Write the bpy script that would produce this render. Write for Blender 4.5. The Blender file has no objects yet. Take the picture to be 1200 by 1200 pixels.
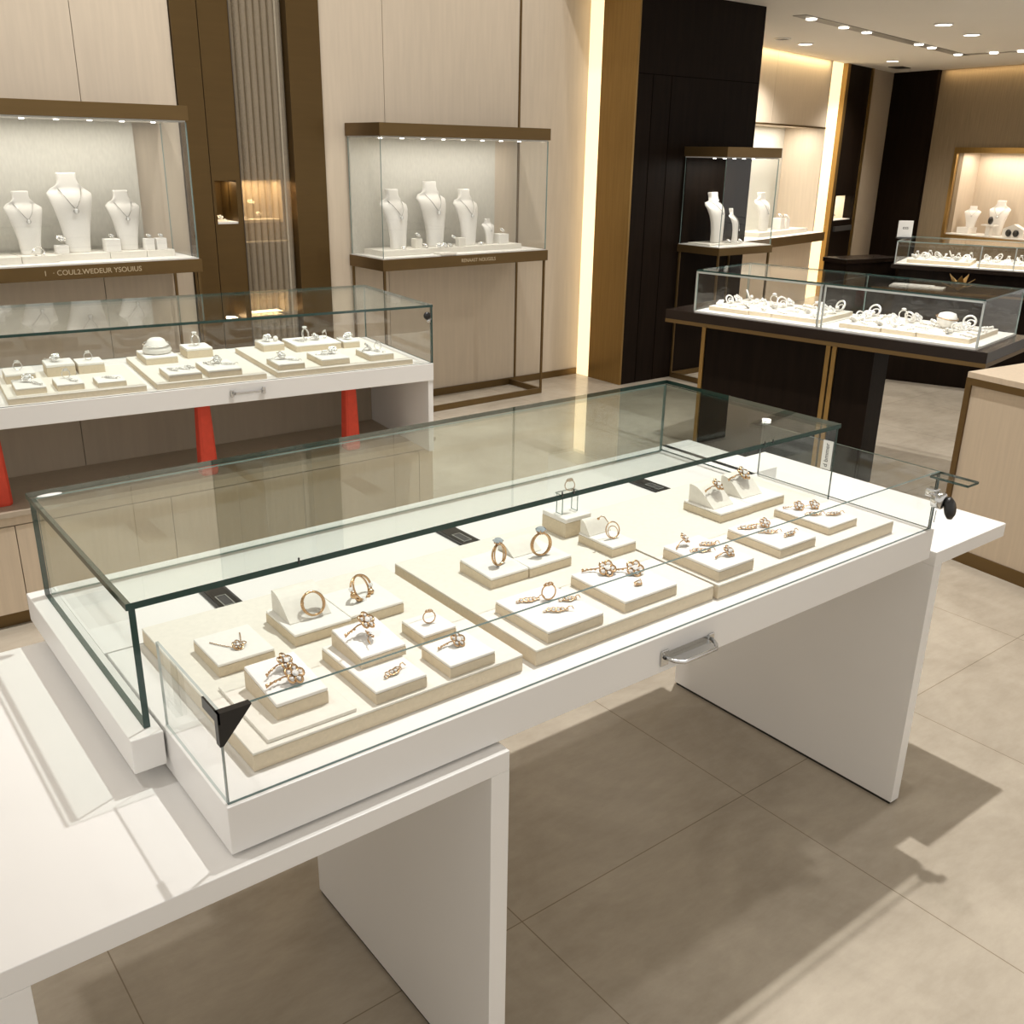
import bpy, bmesh, math, random
from mathutils import Matrix, Vector
random.seed(7)
S = bpy.context.scene
COL = S.collection
PI = math.pi

# ------------------------------------------------------------------ camera
cam_d = bpy.data.cameras.new('camera'); cam = bpy.data.objects.new('camera', cam_d); COL.objects.link(cam)
_p, _r, _y = math.radians(20.4223), math.radians(1.0082), math.radians(38.226)
fwd = Vector((math.sin(_y)*math.cos(_p), math.cos(_y)*math.cos(_p), -math.sin(_p)))
rgt = Vector((math.cos(_y), -math.sin(_y), 0)); upv = rgt.cross(fwd)
R2 = rgt*math.cos(_r)+upv*math.sin(_r); U2 = -rgt*math.sin(_r)+upv*math.cos(_r)
cam.matrix_world = Matrix(((R2.x, U2.x, -fwd.x, -.3455), (R2.y, U2.y, -fwd.y, -1.9303), (R2.z, U2.z, -fwd.z, 1.6802), (0, 0, 0, 1)))
cam_d.sensor_fit = 'HORIZONTAL'; cam_d.sensor_width = 36; cam_d.lens = 36*1130.82/1200; cam_d.clip_start = .05
S.camera = cam

# ------------------------------------------------------------------ world, exposure, room lamps
w = bpy.data.worlds.new('world'); S.world = w; w.use_nodes = True
w.node_tree.nodes['Background'].inputs[0].default_value = (1.0, .95, .885, 1)
w.node_tree.nodes['Background'].inputs[1].default_value = .80
S.view_settings.view_transform = 'Standard'; S.view_settings.look = 'None'
S.view_settings.gamma = 1; S.view_settings.exposure = 0.15; S.view_settings.use_curve_mapping = False
cy = S.cycles
cy.max_bounces = 24; cy.diffuse_bounces = 4; cy.glossy_bounces = 4; cy.transmission_bounces = 8; cy.transparent_max_bounces = 48
cy.caustics_reflective = False; cy.caustics_refractive = False; cy.sample_clamp_indirect = 3.0

def lamp_spot(x, y, z, power, size=75, blend=.45, radius=.05, col=(1, .92, .8), aim=None):
    d = bpy.data.lights.new('spot_lamp', 'SPOT'); d.energy = power; d.spot_size = math.radians(size); d.spot_blend = blend
    d.shadow_soft_size = radius; d.color = col
    o = bpy.data.objects.new('spot_lamp', d); COL.objects.link(o); o.location = (x, y, z)
    if aim: o.rotation_euler = (Vector(aim)-Vector((x, y, z))).to_track_quat('-Z', 'Y').to_euler()
    return o
def lamp_area(x, y, z, sx, sy, power, rot=(0, 0, 0), col=(1, .93, .82)):
    d = bpy.data.lights.new('led_lamp', 'AREA'); d.shape = 'RECTANGLE'; d.size = sx; d.size_y = sy; d.energy = power; d.color = col
    o = bpy.data.objects.new('led_lamp', d); COL.objects.link(o); o.location = (x, y, z); o.rotation_euler = rot
    return o
# key spot for crisp near-parallel table shadows, high in an added unseen void
lamp_spot(2.45, .33, 6.4, 1260, 62, .5, .05, (1, .98, .95))
# added fill and wall-wash spots without fixtures, unseen in the void
for lx, ly, pw, ax, ay, sz in ((-1.8, .8, 150, -.8, -.6, 80), (.4, 1.6, 260, .7, 3.8, 85), (2.6, 1.4, 260, 3.0, 3.8, 85), (-1.4, 2.0, 180, -.6, 3.8, 85), (4.0, -.8, 150, 3.4, -1.2, 90), (4.2, 1.6, 110, 4.4, 2.6, 80)):
    lamp_spot(lx, ly, 6.4, pw*1.7, sz*.8, .8, 12e-2, (1, .97, .93), (ax, ay, 0 if ay < 3 else 1.6))
# downlights of the lower ceiling
for lx, ly, pw in ((5.6, 1.9, 60), (7.4, 1.0, 70), (8.02, 2.96, 50), (8.85, 3.16, 50), (8.5, 4.7, 60), (10.65, 5.07, 60), (9.8, 1.6, 70)):
    lamp_spot(lx, ly, 2.72, pw*2, 120, .8, .06, (1, .95, .88))

# ------------------------------------------------------------------ materials
def mat(name, col, rough=.5, metal=0., spec=.5, noise=None, emit=None, coat=0.):
    m = bpy.data.materials.new(name); m.use_nodes = True; nt = m.node_tree; b = nt.nodes['Principled BSDF']
    b.inputs['Base Color'].default_value = (*col, 1); b.inputs['Roughness'].default_value = rough; b.inputs['Metallic'].default_value = metal
    b.inputs['Specular IOR Level'].default_value = spec; b.inputs['Coat Weight'].default_value = coat
    if emit: b.inputs['Emission Color'].default_value = (*emit[0], 1); b.inputs['Emission Strength'].default_value = emit[1]
    if noise:   # (scale xyz, amount, bump)
        sc, amt, bump = noise
        tc = nt.nodes.new('ShaderNodeTexCoord'); mp = nt.nodes.new('ShaderNodeMapping'); mp.inputs['Scale'].default_value = sc
        nz = nt.nodes.new('ShaderNodeTexNoise'); nz.inputs['Scale'].default_value = 1; nz.inputs['Detail'].default_value = 5
        nt.links.new(tc.outputs['Object'], mp.inputs['Vector']); nt.links.new(mp.outputs['Vector'], nz.inputs['Vector'])
        rp = nt.nodes.new('ShaderNodeValToRGB'); e = rp.color_ramp.elements
        e[0].position = .3; e[1].position = .7
        e[0].color = (*[c*(1-amt) for c in col], 1); e[1].color = (*[min(1, c*(1+amt)) for c in col], 1)
        nt.links.new(nz.outputs['Fac'], rp.inputs['Fac']); nt.links.new(rp.outputs['Color'], b.inputs['Base Color'])
        if bump:
            bp = nt.nodes.new('ShaderNodeBump'); bp.inputs['Strength'].default_value = bump; bp.inputs['Distance'].default_value = .002
            nt.links.new(nz.outputs['Fac'], bp.inputs['Height']); nt.links.new(bp.outputs['Normal'], b.inputs['Normal'])
    return m
def glass_mat(name, tint, base=.04, gain=.85):
    m = bpy.data.materials.new(name); m.use_nodes = True; nt = m.node_tree; nt.nodes.clear()
    out = nt.nodes.new('ShaderNodeOutputMaterial'); mx = nt.nodes.new('ShaderNodeMixShader')
    tr = nt.nodes.new('ShaderNodeBsdfTransparent'); tr.inputs[0].default_value = (*tint, 1)
    gl = nt.nodes.new('ShaderNodeBsdfGlossy'); gl.inputs['Roughness'].default_value = .0; gl.inputs[0].default_value = (1, 1, 1, 1)
    lw = nt.nodes.new('ShaderNodeLayerWeight'); lw.inputs[0].default_value = .5
    pw = nt.nodes.new('ShaderNodeMath'); pw.operation = 'POWER'; pw.inputs[1].default_value = 5
    ma = nt.nodes.new('ShaderNodeMath'); ma.operation = 'MULTIPLY_ADD'; ma.inputs[1].default_value = gain; ma.inputs[2].default_value = base
    nt.links.new(lw.outputs['Facing'], pw.inputs[0]); nt.links.new(pw.outputs[0], ma.inputs[0]); nt.links.new(ma.outputs[0], mx.inputs[0])
    nt.links.new(tr.outputs[0], mx.inputs[1]); nt.links.new(gl.outputs[0], mx.inputs[2]); nt.links.new(mx.outputs[0], out.inputs[0])
    return m
M = {}
M['white'] = mat('white lacquer', (.80, .785, .76), .32, noise=((3, 3, 3), .015, 0))
M['cream'] = mat('cream leatherette', (.755, .72, .645), .6, noise=((90, 90, 90), .03, .15))
M['beige'] = mat('beige linen', (.64, .545, .40), .75, noise=((160, 160, 160), .05, .3))
M['padwhite'] = mat('white suede', (.81, .785, .74), .7, noise=((120, 120, 120), .02, .1))
M['wall'] = mat('beige wall panel', (.60, .51, .40), .6, noise=((40, 40, 3), .04, .12))
M['seam'] = mat('dark seam', (.06, .045, .03), .6)
M['bronze'] = mat('brushed bronze', (.165, .105, .042), .38, .75, noise=((4, 4, 40), .04, 0))
M['bay'] = mat('dark bronze panel', (.115, .07, .024), .36, .7, noise=((4, 4, 40), .04, 0))
M['joint'] = mat('dark joint', (.002, .0015, .001), 1, 0, 0)  # matte near-black for the joints of the dark block
M['gold'] = mat('brushed gold bronze', (.32, .20, .068), .34, .8, noise=((60, 60, 3), .08, 0))
M['darkwood'] = mat('dark wenge wood', (.009, .0052, .0032), .5, 0, .08, noise=((30, 30, 2.5), .3, .1))
M['darktop'] = mat('dark polished top', (.016, .010, .007), .2, 0, .25)
M['taupe'] = mat('taupe panel', (.40, .335, .255), .55, noise=((40, 40, 3), .04, 0))
M['brownfab'] = mat('brown textured wallcovering', (.215, .165, .105), .75, noise=((70, 70, 3), .12, .2))
M['oak'] = mat('pale oak veneer', (.54, .44, .325), .5, noise=((70, 70, 4), .05, .1))
M['linen'] = mat('pale grey linen', (.62, .60, .54), .8, noise=((90, 90, 30), .05, .1))
M['red'] = mat('red felt', (.68, .07, .035), .75, noise=((30, 30, 30), .08, .1))
M['ceil'] = mat('ceiling paint', (.80, .77, .72), .8, noise=((1, 1, 1), .015, 0))
M['chrome'] = mat('chrome', (.62, .62, .61), .15, 1)
M['steel'] = mat('satin steel frame', (.62, .66, .65), .3, .8)
M['black'] = mat('black plastic', (.012, .011, .010), .35)
M['dark'] = mat('dark grey plastic', (.05, .05, .05), .4)
M['rose'] = mat('rose gold', (.58, .39, .22), .22, 1)
M['silver'] = mat('white gold', (.82, .80, .76), .18, 1)
M['brightsilver'] = mat('bright silver', (.88, .86, .82), .3, .45)
M['greysilver'] = mat('grey silver', (.42, .40, .37), .3, 1)
M['gem'] = mat('clear gemstone', (.93, .93, .92), .06, .25, .9, coat=1)
M['bluegem'] = mat('pale blue gemstone', (.42, .50, .56), .05, .3, .9, coat=1)
M['pearl'] = mat('pearl white', (.88, .85, .79), .25)
M['sticker'] = mat('white sticker', (.82, .82, .80), .45)
M['letter'] = mat('pale lettering', (.55, .45, .30), .4)
M['grey'] = mat('grey track housing', (.30, .28, .25), .5)
M['led'] = mat('warm led strip', (.9, .8, .6), .5, emit=((1.0, .76, .42), 1.15))
M['spot'] = mat('lit spot lens', (1, 1, 1), .5, emit=((1.0, .95, .86), 7))
M['reed'] = None
M['glass'] = glass_mat('clear glass', (.985, .99, .986), .03, .38)
M['glassmain'] = glass_mat('green tinted glass', (.93, .956, .94), .04, .7)
M['glassside'] = glass_mat('green tinted side glass', (.965, .98, .972), .03, .25)
M['edge'] = mat('green glass edge', (.010, .045, .037), .12, 0, .8)
M['edgemid'] = mat('grey green glass edge', (.10, .15, .145), .12, 0, .8)
M['edgepale'] = mat('faint glass edge', (.45, .50, .48), .12, 0, .8)
M['edgelight'] = mat('pale glass edge', (.22, .30, .28), .12, 0, .8)
def reed_mat():
    m = bpy.data.materials.new('reeded glass'); m.use_nodes = True; nt = m.node_tree
    b = nt.nodes['Principled BSDF']; b.inputs['Base Color'].default_value = (.34, .29, .22, 1); b.inputs['Roughness'].default_value = .2
    tr = nt.nodes.new('ShaderNodeBsdfTransparent'); tr.inputs[0].default_value = (.95, .9, .8, 1)
    mx = nt.nodes.new('ShaderNodeMixShader'); mx.inputs[0].default_value = .5
    o = nt.nodes['Material Output']
    nt.links.new(b.outputs[0], mx.inputs[1]); nt.links.new(tr.outputs[0], mx.inputs[2]); nt.links.new(mx.outputs[0], o.inputs[0])
    return m
M['reed'] = reed_mat()
def floor_mat():
    m = bpy.data.materials.new('beige stone tiles'); m.use_nodes = True; nt = m.node_tree; b = nt.nodes['Principled BSDF']
    N = nt.nodes.new; L = nt.links.new
    tc = N('ShaderNodeTexCoord')
    mp = N('ShaderNodeMapping'); mp.inputs['Location'].default_value = (-.785, .56, 0)
    br = N('ShaderNodeTexBrick'); br.offset = 0; br.inputs['Scale'].default_value = 1; br.inputs['Mortar Size'].default_value = .0016
    br.inputs['Brick Width'].default_value = .793; br.inputs['Row Height'].default_value = 1.19; br.inputs['Mortar Smooth'].default_value = .2
    br.inputs['Color1'].default_value = (1, 1, 1, 1); br.inputs['Color2'].default_value = (.95, .95, .95, 1); br.inputs['Mortar'].default_value = (.56, .52, .46, 1)
    L(tc.outputs['Object'], mp.inputs[0]); L(mp.outputs[0], br.inputs['Vector'])
    n1 = N('ShaderNodeTexNoise'); n1.inputs['Scale'].default_value = 2.2; n1.inputs['Detail'].default_value = 9; n1.inputs['Roughness'].default_value = .62; n1.inputs['Distortion'].default_value = .6
    L(tc.outputs['Object'], n1.inputs['Vector'])
    rp = N('ShaderNodeValToRGB'); rp.color_ramp.elements[0].position = .33; rp.color_ramp.elements[1].position = .66
    rp.color_ramp.elements[0].color = (.32, .275, .215, 1); rp.color_ramp.elements[1].color = (.485, .428, .345, 1)
    n2 = N('ShaderNodeTexNoise'); n2.inputs['Scale'].default_value = 1; n2.inputs['Detail'].default_value = 8; n2.inputs['Roughness'].default_value = .7
    m2 = N('ShaderNodeMapping'); m2.inputs['Scale'].default_value = (9, 26, 9); m2.inputs['Rotation'].default_value = (0, 0, .5)
    L(tc.outputs['Object'], m2.inputs[0]); L(m2.outputs[0], n2.inputs['Vector'])
    av = N('ShaderNodeMix'); av.data_type = 'FLOAT'; av.inputs[0].default_value = .3
    L(n1.outputs['Fac'], av.inputs[2]); L(n2.outputs['Fac'], av.inputs[3]); L(av.outputs[0], rp.inputs[0])
    mx = N('ShaderNodeMix'); mx.data_type = 'RGBA'; mx.blend_type = 'MULTIPLY'; mx.inputs[0].default_value = 1
    L(rp.outputs[0], mx.inputs[6]); L(br.outputs['Color'], mx.inputs[7]); L(mx.outputs[2], b.inputs['Base Color'])
    b.inputs['Roughness'].default_value = .2; b.inputs['Specular IOR Level'].default_value = .45
    return m
M['floor'] = floor_mat()

# ------------------------------------------------------------------ mesh helpers
class MB:
    """collects shapes of one part in one bmesh; mi = material slot of what is added"""
    def __init__(s): s.bm = bmesh.new()
    def _mark(s, n0, mi, smooth):
        s.bm.faces.ensure_lookup_table()
        for f in s.bm.faces[n0:]: f.material_index = mi; f.smooth = smooth
    def box(s, x0, x1, y0, y1, z0, z1, mi=0, bev=0., M4=None):
        n0 = len(s.bm.faces)
        vs = [s.bm.verts.new((x, y, z)) for x in (x0, x1) for y in (y0, y1) for z in (z0, z1)]
        fs = [s.bm.faces.new([vs[i] for i in q]) for q in ((0, 1, 3, 2), (4, 6, 7, 5), (0, 4, 5, 1), (2, 3, 7, 6), (0, 2, 6, 4), (1, 5, 7, 3))]
        if bev:
            bmesh.ops.bevel(s.bm, geom=list({e for f in fs for e in f.edges}), offset=bev, segments=2, affect='EDGES', profile=.5)
        if M4 is not None:
            s.bm.faces.ensure_lookup_table(); bmesh.ops.transform(s.bm, matrix=M4, verts=list({v for f in s.bm.faces[n0:] for v in f.verts}))
        s._mark(n0, mi, False); return s
    def prism(s, pts, z0, z1, mi=0, axis='z'):
        """extrudes the outline pts along an axis"""
        n0 = len(s.bm.faces)
        def P(a, b, c): return (a, b, c) if axis == 'z' else ((a, c, b) if axis == 'y' else (c, a, b))
        A = [s.bm.verts.new(P(a, b, z0)) for a, b in pts]; B = [s.bm.verts.new(P(a, b, z1)) for a, b in pts]
        n = len(pts); s.bm.faces.new(A[::-1]); s.bm.faces.new(B)
        for i in range(n): s.bm.faces.new((A[i], A[(i+1) % n], B[(i+1) % n], B[i]))
        s._mark(n0, mi, False); return s
    def lathe(s, prof, c=(0, 0, 0), seg=16, mi=0, M4=None, smooth=True):
        n0 = len(s.bm.faces); rings = []
        for r, z in prof: rings.append([s.bm.verts.new((c[0]+r*math.cos(2*PI*k/seg), c[1]+r*math.sin(2*PI*k/seg), c[2]+z)) for k in range(seg)])
        for a, b in zip(rings, rings[1:]):
            for k in range(seg): s.bm.faces.new((a[k], a[(k+1) % seg], b[(k+1) % seg], b[k]))
        s.bm.faces.new(rings[0][::-1]); s.bm.faces.new(rings[-1])
        if M4 is not None: bmesh.ops.transform(s.bm, matrix=M4, verts=[v for r in rings for v in r])
        s._mark(n0, mi, smooth); return s
    def torus(s, Rr, r, M4=None, mi=0, seg=28, ss=8, arc=1.):
        n0 = len(s.bm.faces); rings = []
        n = seg if arc == 1. else seg+1
        for i in range(n):
            a = 2*PI*arc*i/seg; rings.append([s.bm.verts.new(((Rr+r*math.cos(2*PI*j/ss))*math.cos(a), (Rr+r*math.cos(2*PI*j/ss))*math.sin(a), r*math.sin(2*PI*j/ss))) for j in range(ss)])
        for i in range(n if arc == 1. else n-1):
            A, B = rings[i], rings[(i+1) % n]
            for j in range(ss): s.bm.faces.new((A[j], B[j], B[(j+1) % ss], A[(j+1) % ss]))
        if M4 is not None: bmesh.ops.transform(s.bm, matrix=M4, verts=[v for q in rings for v in q])
        s._mark(n0, mi, True); return s
    def tube(s, pts, r, mi=0, ss=6):
        n0 = len(s.bm.faces); rings = []; P = [Vector(p) for p in pts]
        for i, p in enumerate(P):
            t = (P[min(i+1, len(P)-1)]-P[max(i-1, 0)]).normalized()
            a = Vector((0, 0, 1)) if abs(t.z) < .9 else Vector((1, 0, 0)); u = t.cross(a).normalized(); v = t.cross(u)
            rings.append([s.bm.verts.new(p+(u*math.cos(2*PI*j/ss)+v*math.sin(2*PI*j/ss))*r) for j in range(ss)])
        for A, B in zip(rings, rings[1:]):
            for j in range(ss): s.bm.faces.new((A[j], A[(j+1) % ss], B[(j+1) % ss], B[j]))
        s.bm.faces.new(rings[0][::-1]); s.bm.faces.new(rings[-1])
        s._mark(n0, mi, True); return s
    def ball(s, c, r, mi=0, sub=1, sc=(1, 1, 1), smooth=True):
        n0 = len(s.bm.faces)
        bmesh.ops.create_icosphere(s.bm, subdivisions=sub, radius=r, matrix=Matrix.Translation(c) @ Matrix.Diagonal((*sc, 1)))
        s._mark(n0, mi, smooth); return s
    def gem(s, c, r, mi=0, M4=None, seg=8):
        """a brilliant: table, crown, girdle, pavilion"""
        m = Matrix.Translation(c) if M4 is None else Matrix.Translation(c) @ M4
        return s.lathe([(.02*r, -.85*r), (r, -.05*r), (r, .05*r), (.58*r, .42*r)], seg=seg, mi=mi, M4=m, smooth=False)
    def build(s, name, mats, parent=None, loc=None, rz=0):
        bmesh.ops.recalc_face_normals(s.bm, faces=s.bm.faces)
        me = bpy.data.meshes.new(name); s.bm.to_mesh(me); s.bm.free()
        for k in (mats if isinstance(mats, (list, tuple)) else [mats]): me.materials.append(M[k])
        o = bpy.data.objects.new(name, me); COL.objects.link(o)
        if parent is not None: o.parent = parent
        if loc is not None: o.location = loc
        if rz: o.rotation_euler.z = rz
        return o
def B(x0, x1, y0, y1, z0, z1, bev=0.): return MB().box(x0, x1, y0, y1, z0, z1, 0, bev)
def tag(o, label, cat, group=None):
    o['label'] = label; o['category'] = cat
    if group: o['group'] = group
    return o
def thing(name, label, cat, loc=(0, 0, 0), rz=0, group=None):
    o = bpy.data.objects.new(name, None); COL.objects.link(o); o.empty_display_size = .05
    o.location = loc; o.rotation_euler = (0, 0, rz); return tag(o, label, cat, group)
def struct(name, mb, mats, loc=None, rz=0, label=None):
    o = mb.build(name, mats, None, loc, rz); o['kind'] = 'structure'
    if label: o['label'] = label
    return o
def dup(o, loc, rz, label=None, group=None, scale=None):
    r = o.copy(); COL.objects.link(r); r.location = loc; r.rotation_euler = (0, 0, rz)
    if label: r['label'] = label
    if group: r['group'] = group
    if scale: r.scale = (scale, scale, scale)
    for ch in list(o.children):
        c = ch.copy(); COL.objects.link(c); c.parent = r
        for g in list(ch.children):
            d = g.copy(); COL.objects.link(d); d.parent = c
    return r
def pane(name, x0, x1, y0, y1, z0, z1, parent, g='glass', e='edgelight'):
    """a glass sheet with its own cut edges"""
    mb = MB().box(x0, x1, y0, y1, z0, z1); d = (x1-x0, y1-y0, z1-z0); k = d.index(min(d)); mb.bm.normal_update()
    for f in mb.bm.faces: f.material_index = 0 if abs(f.normal[k]) > .9 else 1
    return mb.build(name, [g, e], parent)
def text(name, body, size, M4, m, parent, ext=.0006):
    c = bpy.data.curves.new(name, 'FONT'); c.body = body; c.size = size; c.extrude = ext; c.align_x = 'CENTER'; c.align_y = 'CENTER'
    c.materials.append(M[m]); tmp = bpy.data.objects.new('tmp', c); me = bpy.data.meshes.new_from_object(tmp); bpy.data.objects.remove(tmp); bpy.data.curves.remove(c)
    me.name = name; o = bpy.data.objects.new(name, me); COL.objects.link(o); o.parent = parent; o.matrix_local = M4; return o
FACE = Matrix.Rotation(PI/2, 4, 'X')      # lettering that stands up and faces -y
def rot(ax, deg): return Matrix.Rotation(math.radians(deg), 4, ax)
def T(x, y, z): return Matrix.Translation((x, y, z))

# ================================================================== the room
struct('floor', B(-5, 14, -6, 8, -.05, 0), 'floor')
CZ = 2.75
HZ = 6.5  # unseen void height, raised so the key spot casts near-parallel shadows
mb = MB(); mb.box(4.6, 14, -6, 8, CZ, CZ+.1); mb.box(-5, 4.6, -6, 8, HZ, HZ+.1); mb.box(4.6, 4.7, -6, 8, CZ+.1, HZ+.1)
struct('ceiling', mb, 'ceil')

# back wall (y = 3.88), left of the bronze bay and right of it
mb = MB()
for x0, x1 in ((-5, -.6), (-.596, 1.262), (1.266, 1.778)): mb.box(x0, x1, 3.88, 4.0, 0, HZ, 0)
for x0, x1 in ((2.685, 3.128), (3.132, 4.222), (4.238, 4.93)): mb.box(x0, x1, 3.88, 4.0, 0, HZ, 0)
mb.box(-5, 1.778, 3.89, 4.02, 0, HZ, 1); mb.box(2.685, 4.93, 3.89, 4.02, 0, HZ, 1)
struct('wall_back', mb, ['wall', 'seam'])
struct('trim_1', B(4.2225, 4.2375, 3.872, 3.889, 0, HZ), 'bronze', label='thin bronze strip in the beige back wall')
struct('baseboard_back', B(2.69, 4.86, 3.865, 3.879, 0, .05), 'bronze')
# bronze bay with a lit niche and reeded glass
def holed(mb, x0, x1, hx0, hx1, hz0, hz1, y0, y1, mi=0, z0=0, z1=HZ):
    mb.box(x0, x1, y0, y1, z0, hz0, mi); mb.box(x0, x1, y0, y1, hz1, z1, mi); mb.box(x0, hx0, y0, y1, hz0, hz1, mi); mb.box(hx1, x1, y0, y1, hz0, hz1, mi)
mb = B(1.782, 1.93, 3.86, 4.0, 0, HZ)
struct('trim_2', mb, 'bay', label='bronze panel beside the left showcase')
mb = MB(); holed(mb, 1.94, 2.118, 1.957, 2.088, 1.25, 1.497, 3.875, 4.0)
mb.box(1.957, 2.088, 4.12, 4.13, 1.25, 1.497); mb.box(1.947, 1.957, 3.99, 4.13, 1.25, 1.497); mb.box(2.088, 2.098, 3.99, 4.13, 1.25, 1.497)
struct('trim_3', mb, 'bay', label='bronze panel with a small lit niche')
struct('trim_4', B(2.468, 2.68, 3.86, 4.0, 0, HZ), 'bay', label='bronze panel right of the reeded glass')
mb = MB(); mb.box(1.93, 1.94, 3.885, 4.0, 0, HZ); mb.box(2.118, 2.122, 3.87, 4.0, 0, HZ)
struct('trim_5', mb, 'seam', label='dark joints between the bronze panels')
mb = MB()
n = 8; wd = (2.465-2.124)/n
pts = [(2.124, 3.945)]
for k in range(n):
    for j in range(9):
        a = PI*j/8; pts.append((2.124+wd*(k+.5)-math.cos(a)*wd*.5*.96, 3.935-math.sin(a)*wd*.55))
pts.append((2.465, 3.945))
mb.prism(pts, .0, HZ)
struct('window_1', mb, 'reed', label='tall reeded glass panel in the bronze bay')
mb = MB(); holed(mb, 2.118, 2.47, 2.15, 2.45, 1.243, 1.497, 4.03, 4.05)
mb.box(2.118, 2.47, 4.2, 4.22, 1.1, 1.6); mb.box(2.12, 2.15, 4.05, 4.2, 1.1, 1.6); mb.box(2.45, 2.48, 4.05, 4.2, 1.1, 1.6)
struct('trim_6', mb, 'taupe', label='niche wall behind the reeded glass')
# niche shelves with jewels
t = tag(B(1.957, 2.088, 3.885, 4.118, 1.2505, 1.262).build('niche_shelf', 'padwhite'), 'small pale shelf in the narrow lit bronze niche', 'shelf')
t = tag(B(2.152, 2.448, 4.06, 4.198, 1.2435, 1.257).build('niche_shelf', 'padwhite'), 'pale shelf behind the reeded glass panel', 'shelf')
t = tag(B(2.152, 2.448, 3.96, 4.02, 1.125, 1.133).build('niche_ledge', 'padwhite'), 'thin pale ledge low behind the reeded glass panel', 'shelf')
lamp_area(2.02, 4.0, 1.49, .1, .08, .7, col=(1, .76, .45)); lamp_area(2.3, 4.12, 1.49, .26, .1, 3.2, col=(1, .76, .46))

# dark block with a gold side and the lit slot beside it
struct('wall_block', B(4.88, 6.2, 3.365, 4.95, 0, CZ), 'darkwood')
mb = MB(); mb.box(4.885, 6.199, 3.3635, 3.366, 2.215, 2.219); mb.box(5.03, 5.034, 3.3635, 3.366, 0, 2.217); mb.box(5.22, 5.224, 3.3635, 3.366, 0, 2.217)
struct('trim_7', mb, 'joint', label='joints in the dark wood block')
struct('trim_8', B(4.862, 4.879, 3.363, 3.725, 0, CZ), 'gold', label='gold bronze side of the dark wood block')
struct('trim_9', B(4.872, 4.8795, 3.735, 3.876, .0, CZ), 'led', label='glowing vertical light slot beside the gold panel')

# recess wall, turned 12.5 degrees
O2, A2 = (8.5, 5.19, 0), math.radians(12.5)
mb = MB()
mb.box(-2.6, .318, 0, .12, 2.02, CZ); mb.box(.322, 1.775, 0, .12, 2.02, CZ); mb.box(-2.6, 1.775, 0, .5, 0, .755)
mb.box(-2.6, 1.775, .012, .12, 2.02, CZ, 1); mb.box(-2.6, 1.79, .5, .6, .755, CZ, 2); mb.box(1.755, 1.79, .0, .5, .755, 2.02, 0)
mb.box(-2.6, 1.775, .12, .5, 2.02, 2.05, 0); mb.box(-2.6, 1.775, -.006, .0, 2.008, 2.026, 3)
struct('wall_recess', mb, ['wall', 'seam', 'linen', 'bronze'], O2, A2)
struct('trim_10', B(1.80, 2.165, .03, .08, 0, CZ), 'led', O2, A2, label='tall glowing light slot beside the dark column')
struct('trim_11', MB().box(2.165, 2.25, -.03, .1, 0, CZ).box(2.955, 3.03, -.03, .1, 0, CZ), 'gold', O2, A2, label='gold edges of the dark niche column')
mb = MB(); holed(mb, 2.25, 2.955, 2.32, 2.92, .93, 1.235, -.02, .1)
mb.box(2.28, 2.95, .35, .37, .9, 1.3, 1); mb.box(2.29, 2.32, .1, .35, .9, 1.3, 1); mb.box(2.92, 2.95, .1, .35, .9, 1.3, 1); mb.box(2.3, 2.95, .1, .35, 1.235, 1.26, 1)
struct('wall_niche', mb, ['darkwood', 'padwhite'], O2, A2)
struct('wall_taupe', B(3.03, 3.9, 0, .1, 0, CZ), 'taupe', O2, A2)
# far right wall
O3, A3 = (12.28, 6.03, 0), math.radians(-99.3)
struct('wall_column', B(-.02, .72, -.06, .1, 0, CZ), 'darkwood', O3, A3)
struct('trim_12', B(.72, .73, -.06, .1, 0, CZ), 'darkwood', O3, A3)
mb = MB(); holed(mb, .72, 5.5, 1.18, 3.1, .787, 1.77, 0, .1)
struct('wall_right', mb, 'brownfab', O3, A3)
mb = MB(); mb.box(1.1, 3.2, .42, .45, .7, 1.85); mb.box(1.14, 1.18, .1, .42, .7, 1.85); mb.box(3.1, 3.14, .1, .42, .7, 1.85); mb.box(1.18, 3.1, .1, .42, 1.77, 1.8)
mb.box(1.955, 1.958, .415, .421, .79, 1.77)
struct('window_2', mb, 'wall', O3, A3, label='lit display window in the brown wall')
mb = MB(); mb.box(1.135, 3.2, -.035, .02, 1.77, 1.835); mb.box(1.135, 3.2, -.035, .02, .70, .787); mb.box(1.135, 1.18, -.035, .02, .787, 1.77); mb.box(3.1, 3.2, -.035, .02, .787, 1.77)
struct('trim_13', mb, 'gold', O3, A3, label='gold frame of the lit display window')
struct('trim_14', B(1.18, 3.1, .0, .42, .787, .80), 'padwhite', O3, A3, label='white display floor in the gold framed window')
def frame_pt(O, A, u, n, z): return (O[0]+u*math.cos(A)-n*math.sin(A), O[1]+u*math.sin(A)+n*math.cos(A), z)
lamp_area(*frame_pt(O3, A3, 2.1, .2, 1.76), 1.7, .2, 13, (0, 0, A3), (1, .88, .74))
lamp_area(*frame_pt(O2, A2, .3, .22, 2.01), 2.6, .2, 26, (0, 0, A2), (1, .92, .8))
lamp_area(*frame_pt(O2, A2, 2.62, .2, 1.228), .5, .2, 1.6, (0, 0, A2), (1, .8, .52))
# cove light along the ceiling above the recess wall and the brown wall
lamp_area(*frame_pt(O2, A2, -.4, -.06, CZ-.01), 4.2, .05, 9, (math.radians(12), 0, A2), (1, .76, .42))
lamp_area(*frame_pt(O3, A3, 2.8, -.06, CZ-.01), 4.0, .05, 6, (math.radians(12), 0, A3), (1, .72, .38))

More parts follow.
